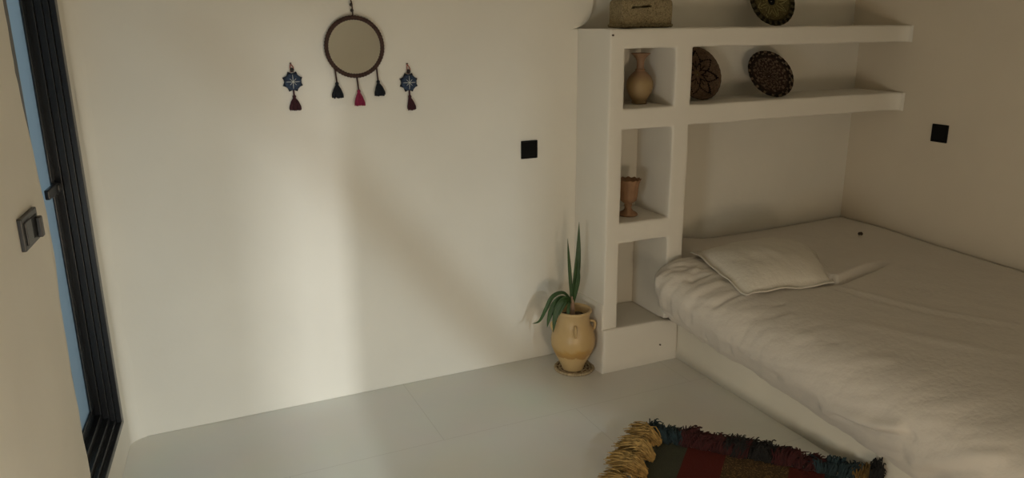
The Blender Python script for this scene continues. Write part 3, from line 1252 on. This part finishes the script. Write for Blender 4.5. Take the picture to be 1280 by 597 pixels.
nl = ornament(0.514, 1.381, 1.449, 0.511, 1.269, 0.046, 0.0, 'blue embroidered star disc with a bushy maroon tassel, hung nearer the window', 11)
tag(nl, 'small nail holding the blue star ornament with the bushy tassel', 'nail')
nl = ornament(0.984, 1.360, 1.434, 0.980, 1.245, 0.034, 0.010, 'blue embroidered star disc with a slim maroon tassel, hung nearer the shelves', 12)
tag(nl, 'small nail holding the blue star ornament with the slim tassel', 'nail')

# ------------------------------------------------------------------ woven things


def coil(mb, R0, R1, turns, trad, frame, colf, seg=90, dish=0.0, n=6):
    """spiral coil basket work, coloured stitch by stitch; frame maps (x, y, out) to world"""
    N = int(turns * seg)
    ring = []
    for i in range(N + 1):
        t = i / N
        a = 2 * PI * turns * t
        r = R0 + (R1 - trad * 0.6 - R0) * t
        ring.append((r, a))
    vs = []
    for (r, a) in ring:
        tr = trad * (1 + 0.10 * math.sin(a * 36))
        off = dish * ((r / R1) ** 2 - 1)
        for k2 in range(n):
            b = 2 * PI * k2 / n
            rr = r + tr * math.cos(b)
            vs.append(frame(rr * math.cos(a), rr * math.sin(a), off + tr * math.sin(b) * 0.8))
    rimpts, nr = [], 120
    for i in range(nr):
        a = 2 * PI * i / nr
        tr = trad * 1.45 * (1 + 0.10 * math.sin(a * 30))
        for k2 in range(n):
            b = 2 * PI * k2 / n
            rr = R1 + tr * math.cos(b)
            rimpts.append(frame(rr * math.cos(a), rr * math.sin(a), tr * math.sin(b) * 0.9))
    rb0 = len(mb.v)
    mb.v += [Vector(v) for v in rimpts]
    for i in range(nr):
        c = colf(1.0, 2 * PI * i / nr)
        for k2 in range(n):
            mb.f.append([rb0 + i * n + k2, rb0 + i * n + (k2 + 1) % n, rb0 + (i + 1) % nr * n + (k2 + 1) % n, rb0 + (i + 1) % nr * n + k2])
            mb.col.append(c)
    base = len(mb.v)
    mb.v += [Vector(v) for v in vs]
    for i in range(N):
        r, a = ring[i]
        c = colf(r / R1, a)
        for k2 in range(n):
            mb.f.append([base + i * n + k2, base + i * n + (k2 + 1) % n, base + (i + 1) * n + (k2 + 1) % n, base + (i + 1) * n + k2])
            mb.col.append(c)


def plate_frame(X, zs, rho, az, el, ytop):
    upv = Vector((-math.sin(az) * math.sin(el), math.cos(az) * math.sin(el), math.cos(el)))
    rt = Vector((math.cos(az), math.sin(az), 0))
    nm = Vector((math.sin(az) * math.cos(el), -math.cos(az) * math.cos(el), math.sin(el)))
    c = Vector((X, ytop - rho * math.cos(az) * math.sin(el), zs + rho * math.cos(el)))
    return c, (lambda x, y, o: c + rt * x + upv * y + nm * o)


def jit(c, r, a, amt=0.25):
    q = 1 + amt * nz(r * 40, a * 25, 3.3) * 1.6
    return tuple(max(0, v * q) for v in c)


def col_dark(r, a):
    i = int(a * 26 / PI)
    if r > 0.90:
        return (0.15, 0.11, 0.075) if i % 3 == 0 else (0.020, 0.014, 0.011)
    if r > 0.80:
        return jit((0.028, 0.019, 0.014), r, a)
    if r < 0.14:
        return jit((0.05, 0.032, 0.022), r, a)
    band = int(r * 12)
    if band % 2 == 0:
        return jit((0.115, 0.082, 0.058), r, a, 0.4) if (i + band) % 3 else (0.03, 0.019, 0.014)
    return (0.16, 0.115, 0.08) if i % 5 == 0 else jit((0.045, 0.027, 0.02), r, a)


def col_star(r, a):
    base = jit((0.120, 0.080, 0.052), r, a, 0.3)
    n = 7
    ph = ((a + 0.30) * n / (2 * PI)) % 1.0
    tri = abs(ph * 2 - 1)
    for off, lo, hi in ((0, 0.50, 0.88), (0.5, 0.18, 0.46)):
        tr = abs(((ph + off) % 1.0) * 2 - 1)
        rl = lo + (hi - lo) * tr
        if abs(r - rl) < 0.05:
            return (0.012, 0.008, 0.007)
    if r < 0.5 and tri > 0.86 and r > 0.22:
        return (0.03, 0.018, 0.012)
    if r < 0.12:
        return jit((0.16, 0.11, 0.05), r, a)
    return base


def col_green(r, a):
    n = 9
    ph = (a * n / (2 * PI)) % 1.0
    if r < 0.16:
        return (0.008, 0.008, 0.007)
    if r > 0.88:
        return (0.075, 0.064, 0.036) if int(a * 24 / PI) % 2 else (0.018, 0.015, 0.009)
    tr = abs(ph * 2 - 1)
    rl = 0.40 + 0.34 * tr
    if abs(r - rl) < 0.030 or (tr > 0.93 and 0.30 < r < 0.62):
        return (0.26, 0.23, 0.10)
    if abs(r - 0.26) < 0.03 and int(a * 12) % 2:
        return (0.19, 0.16, 0.07)
    if r > 0.80:
        return jit((0.045, 0.037, 0.016), r, a)
    return jit((0.105, 0.088, 0.038), r, a, 0.35)


def woven_plate(X, zs, rho, az, el, ytop, turns, trad, colf, dish, label):
    c, fr = plate_frame(X, zs + 0.002, rho, math.radians(az), math.radians(el), ytop)
    mb = MB()
    coil(mb, 0.003, rho - trad, turns, trad, fr, colf, dish=dish)
    foot = c.copy()
    foot.z = zs
    o = mb.build('woven_plate', WEAVE, loc=foot, smooth=True)
    tag(o, label, 'woven plate')
    return o


woven_plate(2.812, 1.233, 0.127, -5, 33, 3.09, 15, 0.0048, col_dark, 0.022, 'dark brown coiled basket plate leaning back alone on the lower long shelf')
woven_plate(2.400, 1.233, 0.131, 0, 23, 3.115, 15, 0.0048, col_star, 0.012, 'brown woven plate with a black zigzag star, half hidden behind the shelf post')
woven_plate(2.822, 1.570, 0.128, -5, 22, 3.11, 15, 0.0048, col_green, 0.012, 'olive green woven plate with a yellow star standing on the top shelf')

# woven box with a slot
BX0, BX1, BY0, BY1, BZ0, BZ1 = 1.893, 2.160, 2.955, 3.075, 1.569, 1.690
bxo = thing('woven_box', ((BX0 + BX1) / 2, (BY0 + BY1) / 2, BZ0), 'straw coloured woven tissue box with a slot, on the top shelf', 'box')
bm = bmesh.new()
nx, ny, nzb = 60, 20, 24
cache = {}


def rb(x, y, z):
    """rounded box point from a unit cube surface point"""
    hx, hy, hz, rd = (BX1 - BX0) / 2, (BY1 - BY0) / 2, (BZ1 - BZ0) / 2, 0.018
    p = Vector((x * hx, y * hy, z * hz))
    q = Vector((max(-hx + rd, min(hx - rd, p.x)), max(-hy + rd, min(hy - rd, p.y)), max(-hz + rd, min(hz - rd, p.z))))
    d = p - q
    if d.length > 1e-9:
        p = q + d.normalized() * min(rd, d.length)
    ctr = Vector(((BX0 + BX1) / 2, (BY0 + BY1) / 2, (BZ0 + BZ1) / 2))
    g = ctr + p
    sag = 0.004 * nz(g.x * 14, g.y * 14, g.z * 14)
    g.z += sag * (0 if z < -0.99 else 1)
    g.y += sag
    return g


def bv(x, y, z):
    key = (round(x, 4), round(y, 4), round(z, 4))
    if key not in cache:
        cache[key] = bm.verts.new(rb(x, y, z))
    return cache[key]


front = []


def face_grid(n1, n2, f, store=None):
    for i in range(n1):
        for j in range(n2):
            a0, a1, b0, b1 = -1 + 2 * i / n1, -1 + 2 * (i + 1) / n1, -1 + 2 * j / n2, -1 + 2 * (j + 1) / n2
            fc = bm.faces.new([bv(*f(a0, b0)), bv(*f(a1, b0)), bv(*f(a1, b1)), bv(*f(a0, b1))])
            if store is not None:
                store.append((fc, (a0 + a1) / 2, (b0 + b1) / 2))


face_grid(nx, nzb, lambda a, b: (a, -1, b), front)
face_grid(nx, nzb, lambda a, b: (a, 1, b))
face_grid(ny, nzb, lambda a, b: (-1, a, b))
face_grid(ny, nzb, lambda a, b: (1, a, b))
face_grid(nx, ny, lambda a, b: (a, b, -1))
face_grid(nx, ny, lambda a, b: (a, b, 1))
bmesh.ops.recalc_face_normals(bm, faces=bm.faces)
slot = [f for f, a, b in front if -0.62 < a < 0.14 and 0.40 + 0.12 * (a + 0.3) < b < 0.54 + 0.06 * (a + 0.3)]
ret = bmesh.ops.extrude_face_region(bm, geom=slot)
bmesh.ops.translate(bm, verts=[g for g in ret['geom'] if isinstance(g, bmesh.types.BMVert)], vec=(0, 0.06, 0))
bmesh.ops.delete(bm, geom=slot, context='FACES')
org = Vector(bxo.location)
for v in bm.verts:
    v.co -= org
me = bpy.data.meshes.new('box_body')
bm.to_mesh(me)
bm.free()
for p in me.polygons:
    p.use_smooth = True


def straw_mat():
    m, nt, b = new_mat('plaited_straw')
    b.inputs['Roughness'].default_value = 0.9
    tc = nt.nodes.new('ShaderNodeTexCoord')
    wv = nt.nodes.new('ShaderNodeTexWave')
    wv.wave_type = 'BANDS'
    wv.bands_direction = 'Z'
    wv.inputs['Scale'].default_value = 22
    wv.inputs['Distortion'].default_value = 16
    wv.inputs['Detail'].default_value = 3
    wv.inputs['Detail Scale'].default_value = 9
    nt.links.new(tc.outputs['Object'], wv.inputs['Vector'])
    n = nt.nodes.new('ShaderNodeTexNoise')
    n.inputs['Scale'].default_value = 130
    n.inputs['Detail'].default_value = 4
    nt.links.new(tc.outputs['Object'], n.inputs['Vector'])
    ad = nt.nodes.new('ShaderNodeMath')
    ad.operation = 'MULTIPLY_ADD'
    ad.inputs[1].default_value = 0.4
    nt.links.new(wv.outputs['Fac'], ad.inputs[0])
    nt.links.new(n.outputs['Fac'], ad.inputs[2])
    cr = nt.nodes.new('ShaderNodeValToRGB')
    cr.color_ramp.elements[0].position, cr.color_ramp.elements[0].color = 0.38, (0.135, 0.10, 0.047, 1)
    cr.color_ramp.elements[1].position, cr.color_ramp.elements[1].color = 0.85, (0.48, 0.385, 0.215, 1)
    nt.links.new(ad.outputs[0], cr.inputs['Fac'])
    nt.links.new(cr.outputs['Color'], b.inputs['Base Color'])
    bp = nt.nodes.new('ShaderNodeBump')
    bp.inputs['Strength'].default_value = 0.8
    bp.inputs['Distance'].default_value = 0.006
    nt.links.new(ad.outputs[0], bp.inputs['Height'])
    nt.links.new(bp.outputs['Normal'], b.inputs['Normal'])
    return m


STRAW = straw_mat()
me.materials.append(STRAW)
o = bpy.data.objects.new('box_body', me)
C.objects.link(o)
o.parent = bxo
m = MB()
ring = []
for i in range(160):        # plaited binding round the foot of the box
    a = i / 160
    per = [(BX0 + 0.012, BY0 - 0.001), (BX1 - 0.012, BY0 - 0.001), (BX1 + 0.001, BY0 + 0.012), (BX1 + 0.001, BY1 - 0.012), (BX1 - 0.012, BY1 + 0.001), (BX0 + 0.012, BY1 + 0.001), (BX0 - 0.001, BY1 - 0.012), (BX0 - 0.001, BY0 + 0.012)]
    L = [(Vector(per[(q + 1) % 8]) - Vector(per[q])).length for q in range(8)]
    d = a * sum(L)
    q = 0
    while d > L[q]:
        d -= L[q]
        q += 1
    p = Vector(per[q]).lerp(Vector(per[(q + 1) % 8]), d / L[q])
    ring.append((p.x, p.y, BZ0 + 0.009 + 0.0015 * math.sin(i * 1.3)))
ring.append(ring[0])
m.tube(ring, [0.0058 + 0.0016 * math.sin(i * 1.9) for i in range(len(ring))], 7, cap=False)
m.build('foot_braid', STRAW, bxo, smooth=True)

# ------------------------------------------------------------------ niche pottery
# VASE
vp = [(0.0, 0.0), (0.034, 0.0), (0.036, 0.006), (0.033, 0.012), (0.040, 0.026), (0.055, 0.052), (0.0615, 0.078), (0.060, 0.100),
      (0.050, 0.122), (0.034, 0.138), (0.022, 0.148), (0.0175, 0.158), (0.0165, 0.175), (0.018, 0.192), (0.024, 0.206), (0.036, 0.218), (0.044, 0.224),
      (0.045, 0.227), (0.042, 0.2275), (0.033, 0.219), (0.021, 0.206), (0.014, 0.190), (0.012, 0.160), (0.0, 0.155)]
m = MB()
m.lathe(vp, (2.048, 3.035, 1.2315), 48)
t = thing('vase', (2.048, 3.035, 1.2315), 'round bellied clay vase with a flared narrow neck in the top niche', 'vase')
m.build('vase_body', VASEM, t, smooth=True)
m = MB()
m.tube([(2.048 + 0.019 * math.cos(a), 3.035 + 0.019 * math.sin(a), 1.2315 + 0.152) for a in [2 * PI * q / 24 for q in range(25)]], 0.004, 6, cap=False)
m.build('neck_ring', TERRA, t, smooth=True)

# GOBLET
gp = [(0.0, 0.0), (0.044, 0.0), (0.046, 0.006), (0.040, 0.013), (0.024, 0.022), (0.0165, 0.032), (0.016, 0.042), (0.0205, 0.048), (0.0165, 0.055),
      (0.026, 0.062), (0.039, 0.074), (0.042, 0.095), (0.0445, 0.125), (0.049, 0.152), (0.055, 0.168), (0.056, 0.172), (0.052, 0.172), (0.044, 0.150), (0.036, 0.085), (0.0, 0.072)]


def scallop(r, z, a, j):
    if 13 <= j <= 16:
        k2 = (j - 12) / 4 if j < 15 else 1
        return r + 0.0026 * k2 * math.cos(a * 12), z + 0.0025 * k2 * math.cos(a * 12)
    if 10 <= j <= 12:
        return r + 0.0012 * math.cos(a * 12), z
    return r, z


m = MB()
m.lathe(gp, (1.984, 3.00, 0.7165), 72, scallop)
t = thing('goblet', (1.984, 3.00, 0.7165), 'brown terracotta goblet with a scalloped rim in the middle niche', 'goblet')
m.build('goblet_body', TERRA, t, smooth=True)

# ------------------------------------------------------------------ potted plant on its mat
PC = Vector((1.672, 2.965, 0.0))
m = MB()


def col_mat(r, a):
    i = int(a * 20 / PI)
    ring_ = int(r * 9)
    if ring_ % 2:
        return jit((0.46, 0.37, 0.24), r, a, 0.3)
    return (0.16, 0.11, 0.07) if i % 3 else (0.42, 0.33, 0.21)


mc = Vector((1.690, 2.972, 0.0062))
coil(m, 0.004, 0.089, 9, 0.0055, lambda x, y, o: mc + Vector((x, y, o)), col_mat, seg=80)
tag(m.build('coiled_mat', WEAVE, loc=(mc.x, mc.y, 0), smooth=True), 'small round coiled straw mat on the floor under the plant pot', 'mat')
PC = Vector((1.674, 2.958, 0.0115))
pot = thing('plant_pot', PC, 'buff glazed earthenware jar with loop handles on a straw mat by the shelving', 'plant pot')
pp = [(0.0, 0.0), (0.046, 0.0), (0.049, 0.006), (0.053, 0.022), (0.066, 0.050), (0.084, 0.085), (0.0965, 0.120), (0.099, 0.150), (0.0960, 0.175), (0.087, 0.203),
      (0.076, 0.222), (0.0725, 0.236), (0.0710, 0.252), (0.0715, 0.268), (0.076, 0.281), (0.0805, 0.288), (0.0815, 0.293), (0.079, 0.299), (0.074, 0.300), (0.067, 0.290), (0.063, 0.268), (0.061, 0.255), (0.0, 0.255)]


pp = [(r * 1.05, z) for r, z in pp]


def potwob(r, z, a, j):
    return r * (1 + 0.006 * math.cos(a * 2 + 1) + 0.004 * math.cos(3 * a)), z


m = MB()
m.lathe(pp, PC, 64, potwob)
m.build('jar', POTM, pot, smooth=True)
camdir = math.atan2(-PC.y, -PC.x)
for q in range(4):
    a = camdir + 0.12 + q * PI / 2
    d = Vector((math.cos(a), math.sin(a), 0))
    m = MB()
    pts = [PC + d * 0.066 + Vector((0, 0, 0.234)), PC + d * 0.080 + Vector((0, 0, 0.240)), PC + d * 0.0985 + Vector((0, 0, 0.234)), PC + d * 0.1025 + Vector((0, 0, 0.218)),
           PC + d * 0.0985 + Vector((0, 0, 0.202)), PC + d * 0.090 + Vector((0, 0, 0.192))]
    m.tube(catmull(pts, 18), [0.0068 - 0.0005 * math.sin(PI * i / 18) for i in range(19)], 10)
    m.build('handle', POTM, pot, smooth=True)
m = MB()
vs = [(PC.x, PC.y, PC.z + 0.268)]
for i in range(1, 6):
    for q in range(28):
        a = 2 * PI * q / 28
        r = 0.0625 * i / 5
        vs.append((PC.x + r * math.cos(a), PC.y + r * math.sin(a), PC.z + 0.265 + 0.004 * nz(r * 90 * math.cos(a), r * 90 * math.sin(a), 2)))
fs = [(0, 1 + q, 1 + (q + 1) % 28) for q in range(28)]
for i in range(4):
    for q in range(28):
        fs.append((1 + i * 28 + q, 1 + (i + 1) * 28 + q, 1 + (i + 1) * 28 + (q + 1) % 28, 1 + i * 28 + (q + 1) % 28))
m.add(vs, fs)
m.build('soil', SOILM, pot, smooth=True)

CR = Vector((math.cos(yaw), -math.sin(yaw), 0))
CD = Vector((math.sin(yaw), math.cos(yaw), 0))
PB = Vector((PC.x - 0.004, PC.y, 0))


def lp(dx, z, dd=0.0):
    """point by sideways and depth offset from the pot axis"""
    return PB + CR * dx + CD * dd + Vector((0, 0, z))


plant = thing('potted_plant', lp(0, 0.27), 'young yucca with two upright blades and drooping leaves in the buff jar', 'plant')
m = MB()
m.tube(catmull([lp(0, 0.262), lp(-0.002, 0.31), lp(-0.003, 0.345), lp(-0.005, 0.375)], 10), [0.012, 0.0125, 0.012, 0.0115, 0.011, 0.0105, 0.010, 0.009, 0.008, 0.006, 0.004], 10)
m.build('stem', STEMM, plant, smooth=True)


def leaf(pts, w, fold=0.25, twist=0.0, tipw=0.03, facing=None):
    P = catmull(pts, 26)
    mb = MB()
    vs = []
    n = len(P)
    face = facing or -CD
    for i, p in enumerate(P):
        t = (P[min(i + 1, n - 1)] - P[max(i - 1, 0)]).normalized()
        u = i / (n - 1)
        wid = w * (0.45 + 0.55 * min(1, u / 0.35)) * (1 - max(0, (u - 0.45) / 0.55) ** 1.7 * (1 - tipw))
        side = t.cross(face)
        if side.length < 1e-4:
            side = t.orthogonal()
        side.normalize()
        nn = side.cross(t).normalized()
        side = Matrix.Rotation(twist * u, 3, t) @ side
        nn = Matrix.Rotation(twist * u, 3, t) @ nn
        for k2, x in enumerate((-1, -0.5, 0, 0.5, 1)):
            vs.append(p + side * wid / 2 * x + nn * (-fold * wid * (1 - abs(x)) * 0.6))
        for k2, x in enumerate((1, 0.5, 0, -0.5, -1)):
            vs.append(p + side * wid / 2 * x * 0.98 + nn * (-fold * wid * (1 - abs(x)) * 0.6 - 0.0012))
    fs = []
    for i in range(n - 1):
        for k2 in range(10):
            fs.append((i * 10 + k2, i * 10 + (k2 + 1) % 10, (i + 1) * 10 + (k2 + 1) % 10, (i + 1) * 10 + k2))
    fs += [tuple(range(10)), tuple((n - 1) * 10 + k2 for k2 in range(10))]
    mb.add(vs, fs)
    mb.build('leaf', LEAFM, plant, smooth=True)


leaf([lp(-0.002, 0.335), lp(0.010, 0.43, -.01), lp(0.020, 0.57, -.012), lp(0.023, 0.728, 0.0)], 0.030)
leaf([lp(-0.006, 0.335), lp(-0.012, 0.44), lp(-0.020, 0.55, .01), lp(-0.026, 0.645, 0.02)], 0.017, twist=0.5)
leaf([lp(0.002, 0.335), lp(0.012, 0.41, -.02), lp(0.022, 0.48, -.03), lp(0.018, 0.56, -.03)], 0.020, twist=-0.4)
leaf([lp(-0.006, 0.350), lp(-0.045, 0.395, -.01), lp(-0.095, 0.380, -.02), lp(-0.125, 0.325, -.03), lp(-0.155, 0.265, -.03), lp(-0.190, 0.250, -.03)], 0.020, facing=Vector((0, 0, 1)) - CD)
leaf([lp(-0.008, 0.350), lp(-0.055, 0.375, -.03), lp(-0.092, 0.345, -.05), lp(-0.112, 0.29, -.055), lp(-0.122, 0.240, -.055)], 0.030)
leaf([lp(-0.006, 0.350), lp(-0.040, 0.372, -.035), lp(-0.072, 0.34, -.06), lp(-0.088, 0.285, -.07), lp(-0.094, 0.222, -.07)], 0.033)
leaf([lp(-0.006, 0.345), lp(-0.030, 0.360, -.03), lp(-0.052, 0.335, -.05), lp(-0.068, 0.300, -.062)], 0.021)
leaf([lp(-0.004, 0.340), lp(-0.018, 0.352, -.03), lp(-0.025, 0.325, -.055), lp(-0.022, 0.295, -.066), lp(0.004, 0.288, -.07)], 0.016)
leaf([lp(-0.006, 0.335), lp(-0.030, 0.345, -.01), lp(-0.058, 0.325, -.02), lp(-0.072, 0.306, -.03)], 0.012)

# ------------------------------------------------------------------ rug
K = Vector((1.640, 2.235, 0))
E1 = Vector((0.675, -0.738, 0)).normalized()
E2 = Vector((-0.738, -0.675, 0)).normalized()
RF = Matrix.Identity(4)
for i in range(3):
    RF[i][0], RF[i][1], RF[i][2], RF[i][3] = E1[i], E2[i], (0, 0, 1)[i], K[i]
RL, RW = 0.80, 0.62
m = MB()
NX, NY = 80, 62
vs = []
for i in range(NX + 1):
    for j in range(NY + 1):
        a, b = RL * i / NX, RW * j / NY
        p = K + E1 * a + E2 * b
        z = 0.013 + 0.003 * nz(a * 9, b * 9, 2)
        vs.append((p.x, p.y, z))
top_n = len(vs)
for i in range(NX + 1):
    for j in range(NY + 1):
        p = K + E1 * (RL * i / NX) + E2 * (RW * j / NY)
        vs.append((p.x, p.y, 0.001))
fs = []
N1 = NY + 1
for i in range(NX):
    for j in range(NY):
        a = i * N1 + j
        fs.append((a, a + 1, a + N1 + 1, a + N1))
        fs.append((top_n + a, top_n + a + N1, top_n + a + N1 + 1, top_n + a + 1))
rim = [j for j in range(NY)] + [i * N1 + NY for i in range(NX)] + [NX * N1 + NY - j for j in range(NY)] + [(NX - i) * N1 for i in range(NX)]
for a, b in zip(rim, rim[1:] + rim[:1]):
    fs.append((a, b, top_n + b, top_n + a))
m.add(vs, fs)
rug = thing('rug', K, 'multicoloured striped rug with shaggy tufted edges on the floor beside the bed', 'rug')
rb_ = m.build('rug_body', RUGM, None, frame=RF)
rb_.parent = rug
rb_.matrix_world = RF
rb_.matrix_parent_inverse = Matrix.Identity(4)
rb_.location = (0, 0, 0)


def strand(mb, p0, d, L, h, rad, rnd):
    """one yarn end: rises, bends over and droops"""
    d = d.normalized()
    pts = []
    sw = Vector((rnd.uniform(-1, 1), rnd.uniform(-1, 1), 0)) * 0.010
    for q in range(5):
        u = q / 4
        z = p0.z + h * math.sin(min(1.0, u * 1.25) * PI * 0.62) - 0.25 * h * u * u
        p = p0 + d * (L * u) + sw * u * u
        p.z = max(0.003, z)
        if p.x > 2.192:
            p.z += (p.x - 2.192) * 0.9
            p.x = 2.192
        pts.append(p)
    mb.tube(pts, [rad, rad * 1.15, rad * 1.1, rad, rad * 0.6], 4)


def fringe(t0, t1, colr, nst, out, hgt, seed, label):
    """shaggy edge: tufts of yarn, each leaning its own way"""
    rnd = random.Random(seed)
    mb = MB()
    n = max(3, int((t1 - t0) / 0.016))
    for c in range(n):
        for row in (0, 1):
            a = t0 + (c + rnd.uniform(0.1, 0.9)) * (t1 - t0) / n
            s = rnd.uniform(-0.008, 0.006) if row == 0 else rnd.uniform(-0.045, -0.025)
            lean = rnd.gauss(0, 0.45)
            ln = (out + s) * rnd.uniform(0.70, 1.12)
            hh = hgt * rnd.uniform(0.7, 1.5)
            for q in range(nst // (2 * n)):
                p0 = K + E1 * (a + rnd.gauss(0, 0.006)) + E2 * (s + rnd.gauss(0, 0.004)) + Vector((0, 0, 0.010 + rnd.uniform(0, 0.010)))
                d = -E2 + E1 * (lean + rnd.gauss(0, 0.30))
                strand(mb, p0, d, ln * rnd.uniform(0.65, 1.12), hh * rnd.uniform(0.4, 1.25), rnd.uniform(0.0020, 0.0030), rnd)
    o = mb.build('fringe', YARN[colr], rug)
    o['label'] = label


fringe(-0.035, 0.105, 'teal', 620, 0.095, 0.030, 1, 'teal wool fringe at the corner')
fringe(0.100, 0.255, 'red', 640, 0.098, 0.030, 2, 'dark red wool fringe beside the corner teal')
fringe(0.250, 0.345, 'red', 330, 0.090, 0.028, 3, 'dark red wool fringe before the black')
fringe(0.270, 0.455, 'black', 620, 0.095, 0.034, 4, 'black wool fringe')
fringe(0.440, 0.600, 'red', 560, 0.080, 0.028, 5, 'dark red wool fringe beyond the black')
fringe(0.590, 0.730, 'teal', 480, 0.074, 0.030, 6, 'teal wool fringe near the bed')
fringe(0.720, 0.790, 'mustard', 240, 0.066, 0.026, 7, 'mustard wool fringe')
fringe(0.770, 0.806, 'black', 240, 0.026, 0.052, 8, 'black wool tuft against the bed platform')


def bunch(s, sig, out, hgt, nst, seed):
    rnd = random.Random(seed)
    mb = MB()
    for q in range(nst):
        b = s + rnd.gauss(0, sig)
        lead = rnd.uniform(-0.006, 0.030)
        p0 = K + E1 * lead + E2 * b + Vector((0, 0, 0.012 + rnd.uniform(0, 0.016)))
        spread = (b - s) / max(sig, 1e-4) * 0.13 + rnd.gauss(0, 0.13)
        d = -E1 + E2 * spread
        strand(mb, p0, d, out * rnd.uniform(0.6, 1.1), hgt * rnd.uniform(0.4, 1.3), rnd.uniform(0.0018, 0.0026), rnd)
    o = mb.build('tassel', YARN['yellow'], rug)
    o['label'] = 'yellow wool tassel'


bunch(-0.055, 0.008, 0.055, 0.010, 50, 21)
bunch(0.022, 0.0105, 0.100, 0.046, 300, 22)
bunch(0.138, 0.0105, 0.115, 0.050, 380, 23)
bunch(0.258, 0.0105, 0.120, 0.048, 360, 24)
bunch(0.380, 0.0105, 0.110, 0.040, 300, 26)

# small nail stubs left in the plaster
for (p, lab) in (((1.80, 2.878, 1.541), 'tiny rusty nail stub at the top corner of the shelving'), ((2.105, 2.864, 0.085), 'tiny rusty nail stub low on the shelf plinth')):
    m = MB()
    m.tube([(p[0], p[1] + 0.012, p[2]), (p[0], p[1] - 0.003, p[2])], [0.003, 0.0042], 8)
    tag(m.build('nail', NAILM, loc=p), lab, 'nail')
